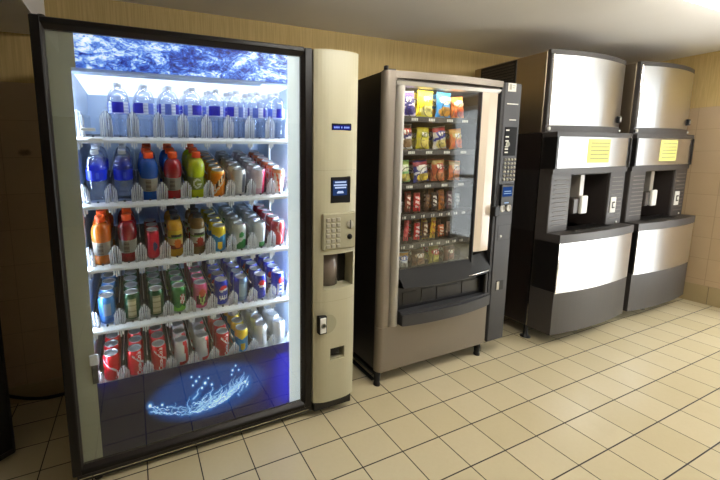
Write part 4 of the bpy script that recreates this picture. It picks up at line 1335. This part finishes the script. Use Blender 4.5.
    b = MB(); b.box(nb+.034, nb+.104, ys-.006, ys+.001, .890, 1.010, .008, 0); b.box(nb+.050, nb+.085, ys-.009, ys-.004, .925, .975, .003, 1); b.box(nb+.058, nb+.080, ys-.012, ys-.007, .935, .965, .002, 0)
    part('rocker_switch', b, [M['whitegloss'], M['letterblack']], fc, 'white rocker switch')
    part('screw', MB().cyl((XR-.06, ys-.004, .815), .007, .004, 10, 'y'), M['whitegloss'], fc)
    # --- projecting drip tray and lower apron
    b = MB(); b.prism(arc_poly(X, XR, -.058, .030, .10), .742, .800, 'z')
    for i in range(10):
        xx = na+.01+i*.046; b.box(xx, xx+.034, -.02, .06, .800, .806, .002, 1)
    b.box(na-.02, nb+.02, -.030, .10, .7995, .802, 0, 1)
    part('drip_tray', b, [M['ice'], M['black']], t, 'charcoal projecting drip tray with grille')
    b = MB(); b.prism(arc_poly(X+.006, XR-.004, -.052, .030, .100), .398, .742, 'z')
    ap = part('apron_core', b, M['black'], t)
    b = MB(); b.prism(arc_poly(X+.008, XR-.004, -.0545, .030, -.020, 20)[:], .392, .742, 'z')
    part('steel_apron', b, M['steel'], t, 'stainless curved apron')
    b = MB(); b.prism(arc_poly(X+.008, X+.018, -.0565, .0, -.05, 2), .394, .741, 'z')
    part('edge_strip', b, M['chrome'], t)
    b = MB(); b.prism(arc_poly(X, XR, -.052, .030, .118), .092, .398, 'z')
    part('lower_apron', b, M['ice'], t, 'charcoal lower apron')
    for x, y in ((X+.018, .118), (X+.02, .62), (XR-.03, .118), (XR-.03, .62), (X+.45, .05)):
        lg = MB(); lg.lathe([(.034, 0), (.034, .006), (.016, .010), (.016, .03), (.013, .034), (.013, .12)], 12, (x, y, 0))
        part('leg', lg, M['black'], t)
    return t
I1 = ice_machine('steel and charcoal ice dispenser beside the snack machine, wide dark side panel showing')
I2 = copy_tree(I1)
I2['label'] = 'steel and charcoal ice dispenser standing against the right wall in the corner'
I2.location.x += .960
for ch in I2.children:
    if ch.name.split('.')[0] in ('ice_maker_body', 'steel_door', 'door_cap', 'round_badge', 'logo_badge') or (ch.name.startswith('edge_strip') and max(v.co.z for v in ch.data.vertices) > 1.6):
        ch.location += Vector((.008, -.040, 0)); ch.scale.x = .945        # this ice maker stands a little further forward on its bin
for o in (I1, I2): o['group'] = 'ice dispensers'

# ------------------------------------------------------------------ light from outside, camera, view
w = bpy.data.worlds.new('daylight'); SC.world = w; w.use_nodes = True
bg = w.node_tree.nodes['Background']; bg.inputs[0].default_value = (.93, .97, 1.0, 1); bg.inputs[1].default_value = 2.4
la = bpy.data.lights.new('door_daylight', 'AREA'); la.shape = 'RECTANGLE'; la.size = 2.0; la.size_y = .9; la.energy = 48; la.color = (1.0, .96, .93)
lo = bpy.data.objects.new('door_daylight', la); C.objects.link(lo); lo.location = (X1+.35, (DY0+DY1)/2, .55); lo.rotation_euler = (0, math.radians(90), 0)

cam = bpy.data.cameras.new('camera'); co = bpy.data.objects.new('camera', cam); C.objects.link(co)
right = Vector((.92859365, -.3709162, -.01161924)); down = Vector((-.05855301, -.11552631, -.99157714)); fwd = Vector((.36644969, .92145257, -.12899526))
R3 = Matrix((right, -down, -fwd)).transposed()
co.matrix_world = Matrix.Translation((-.84607610, -1.46098053, 1.33057721)) @ R3.to_4x4()
cam.sensor_width = 36.0; cam.sensor_fit = 'HORIZONTAL'; cam.lens = 348.705*36/720
cam.shift_x = (360-273.475)/720; cam.shift_y = (203.617-240)/720
cam.clip_start = .02
SC.camera = co
SC.cycles.transparent_max_bounces = 40
SC.cycles.max_bounces = 14
vs_ = SC.view_settings
vs_.view_transform = 'Standard'; vs_.look = 'None'; vs_.gamma = 1.0; vs_.use_curve_mapping = False
vs_.exposure = 0.28
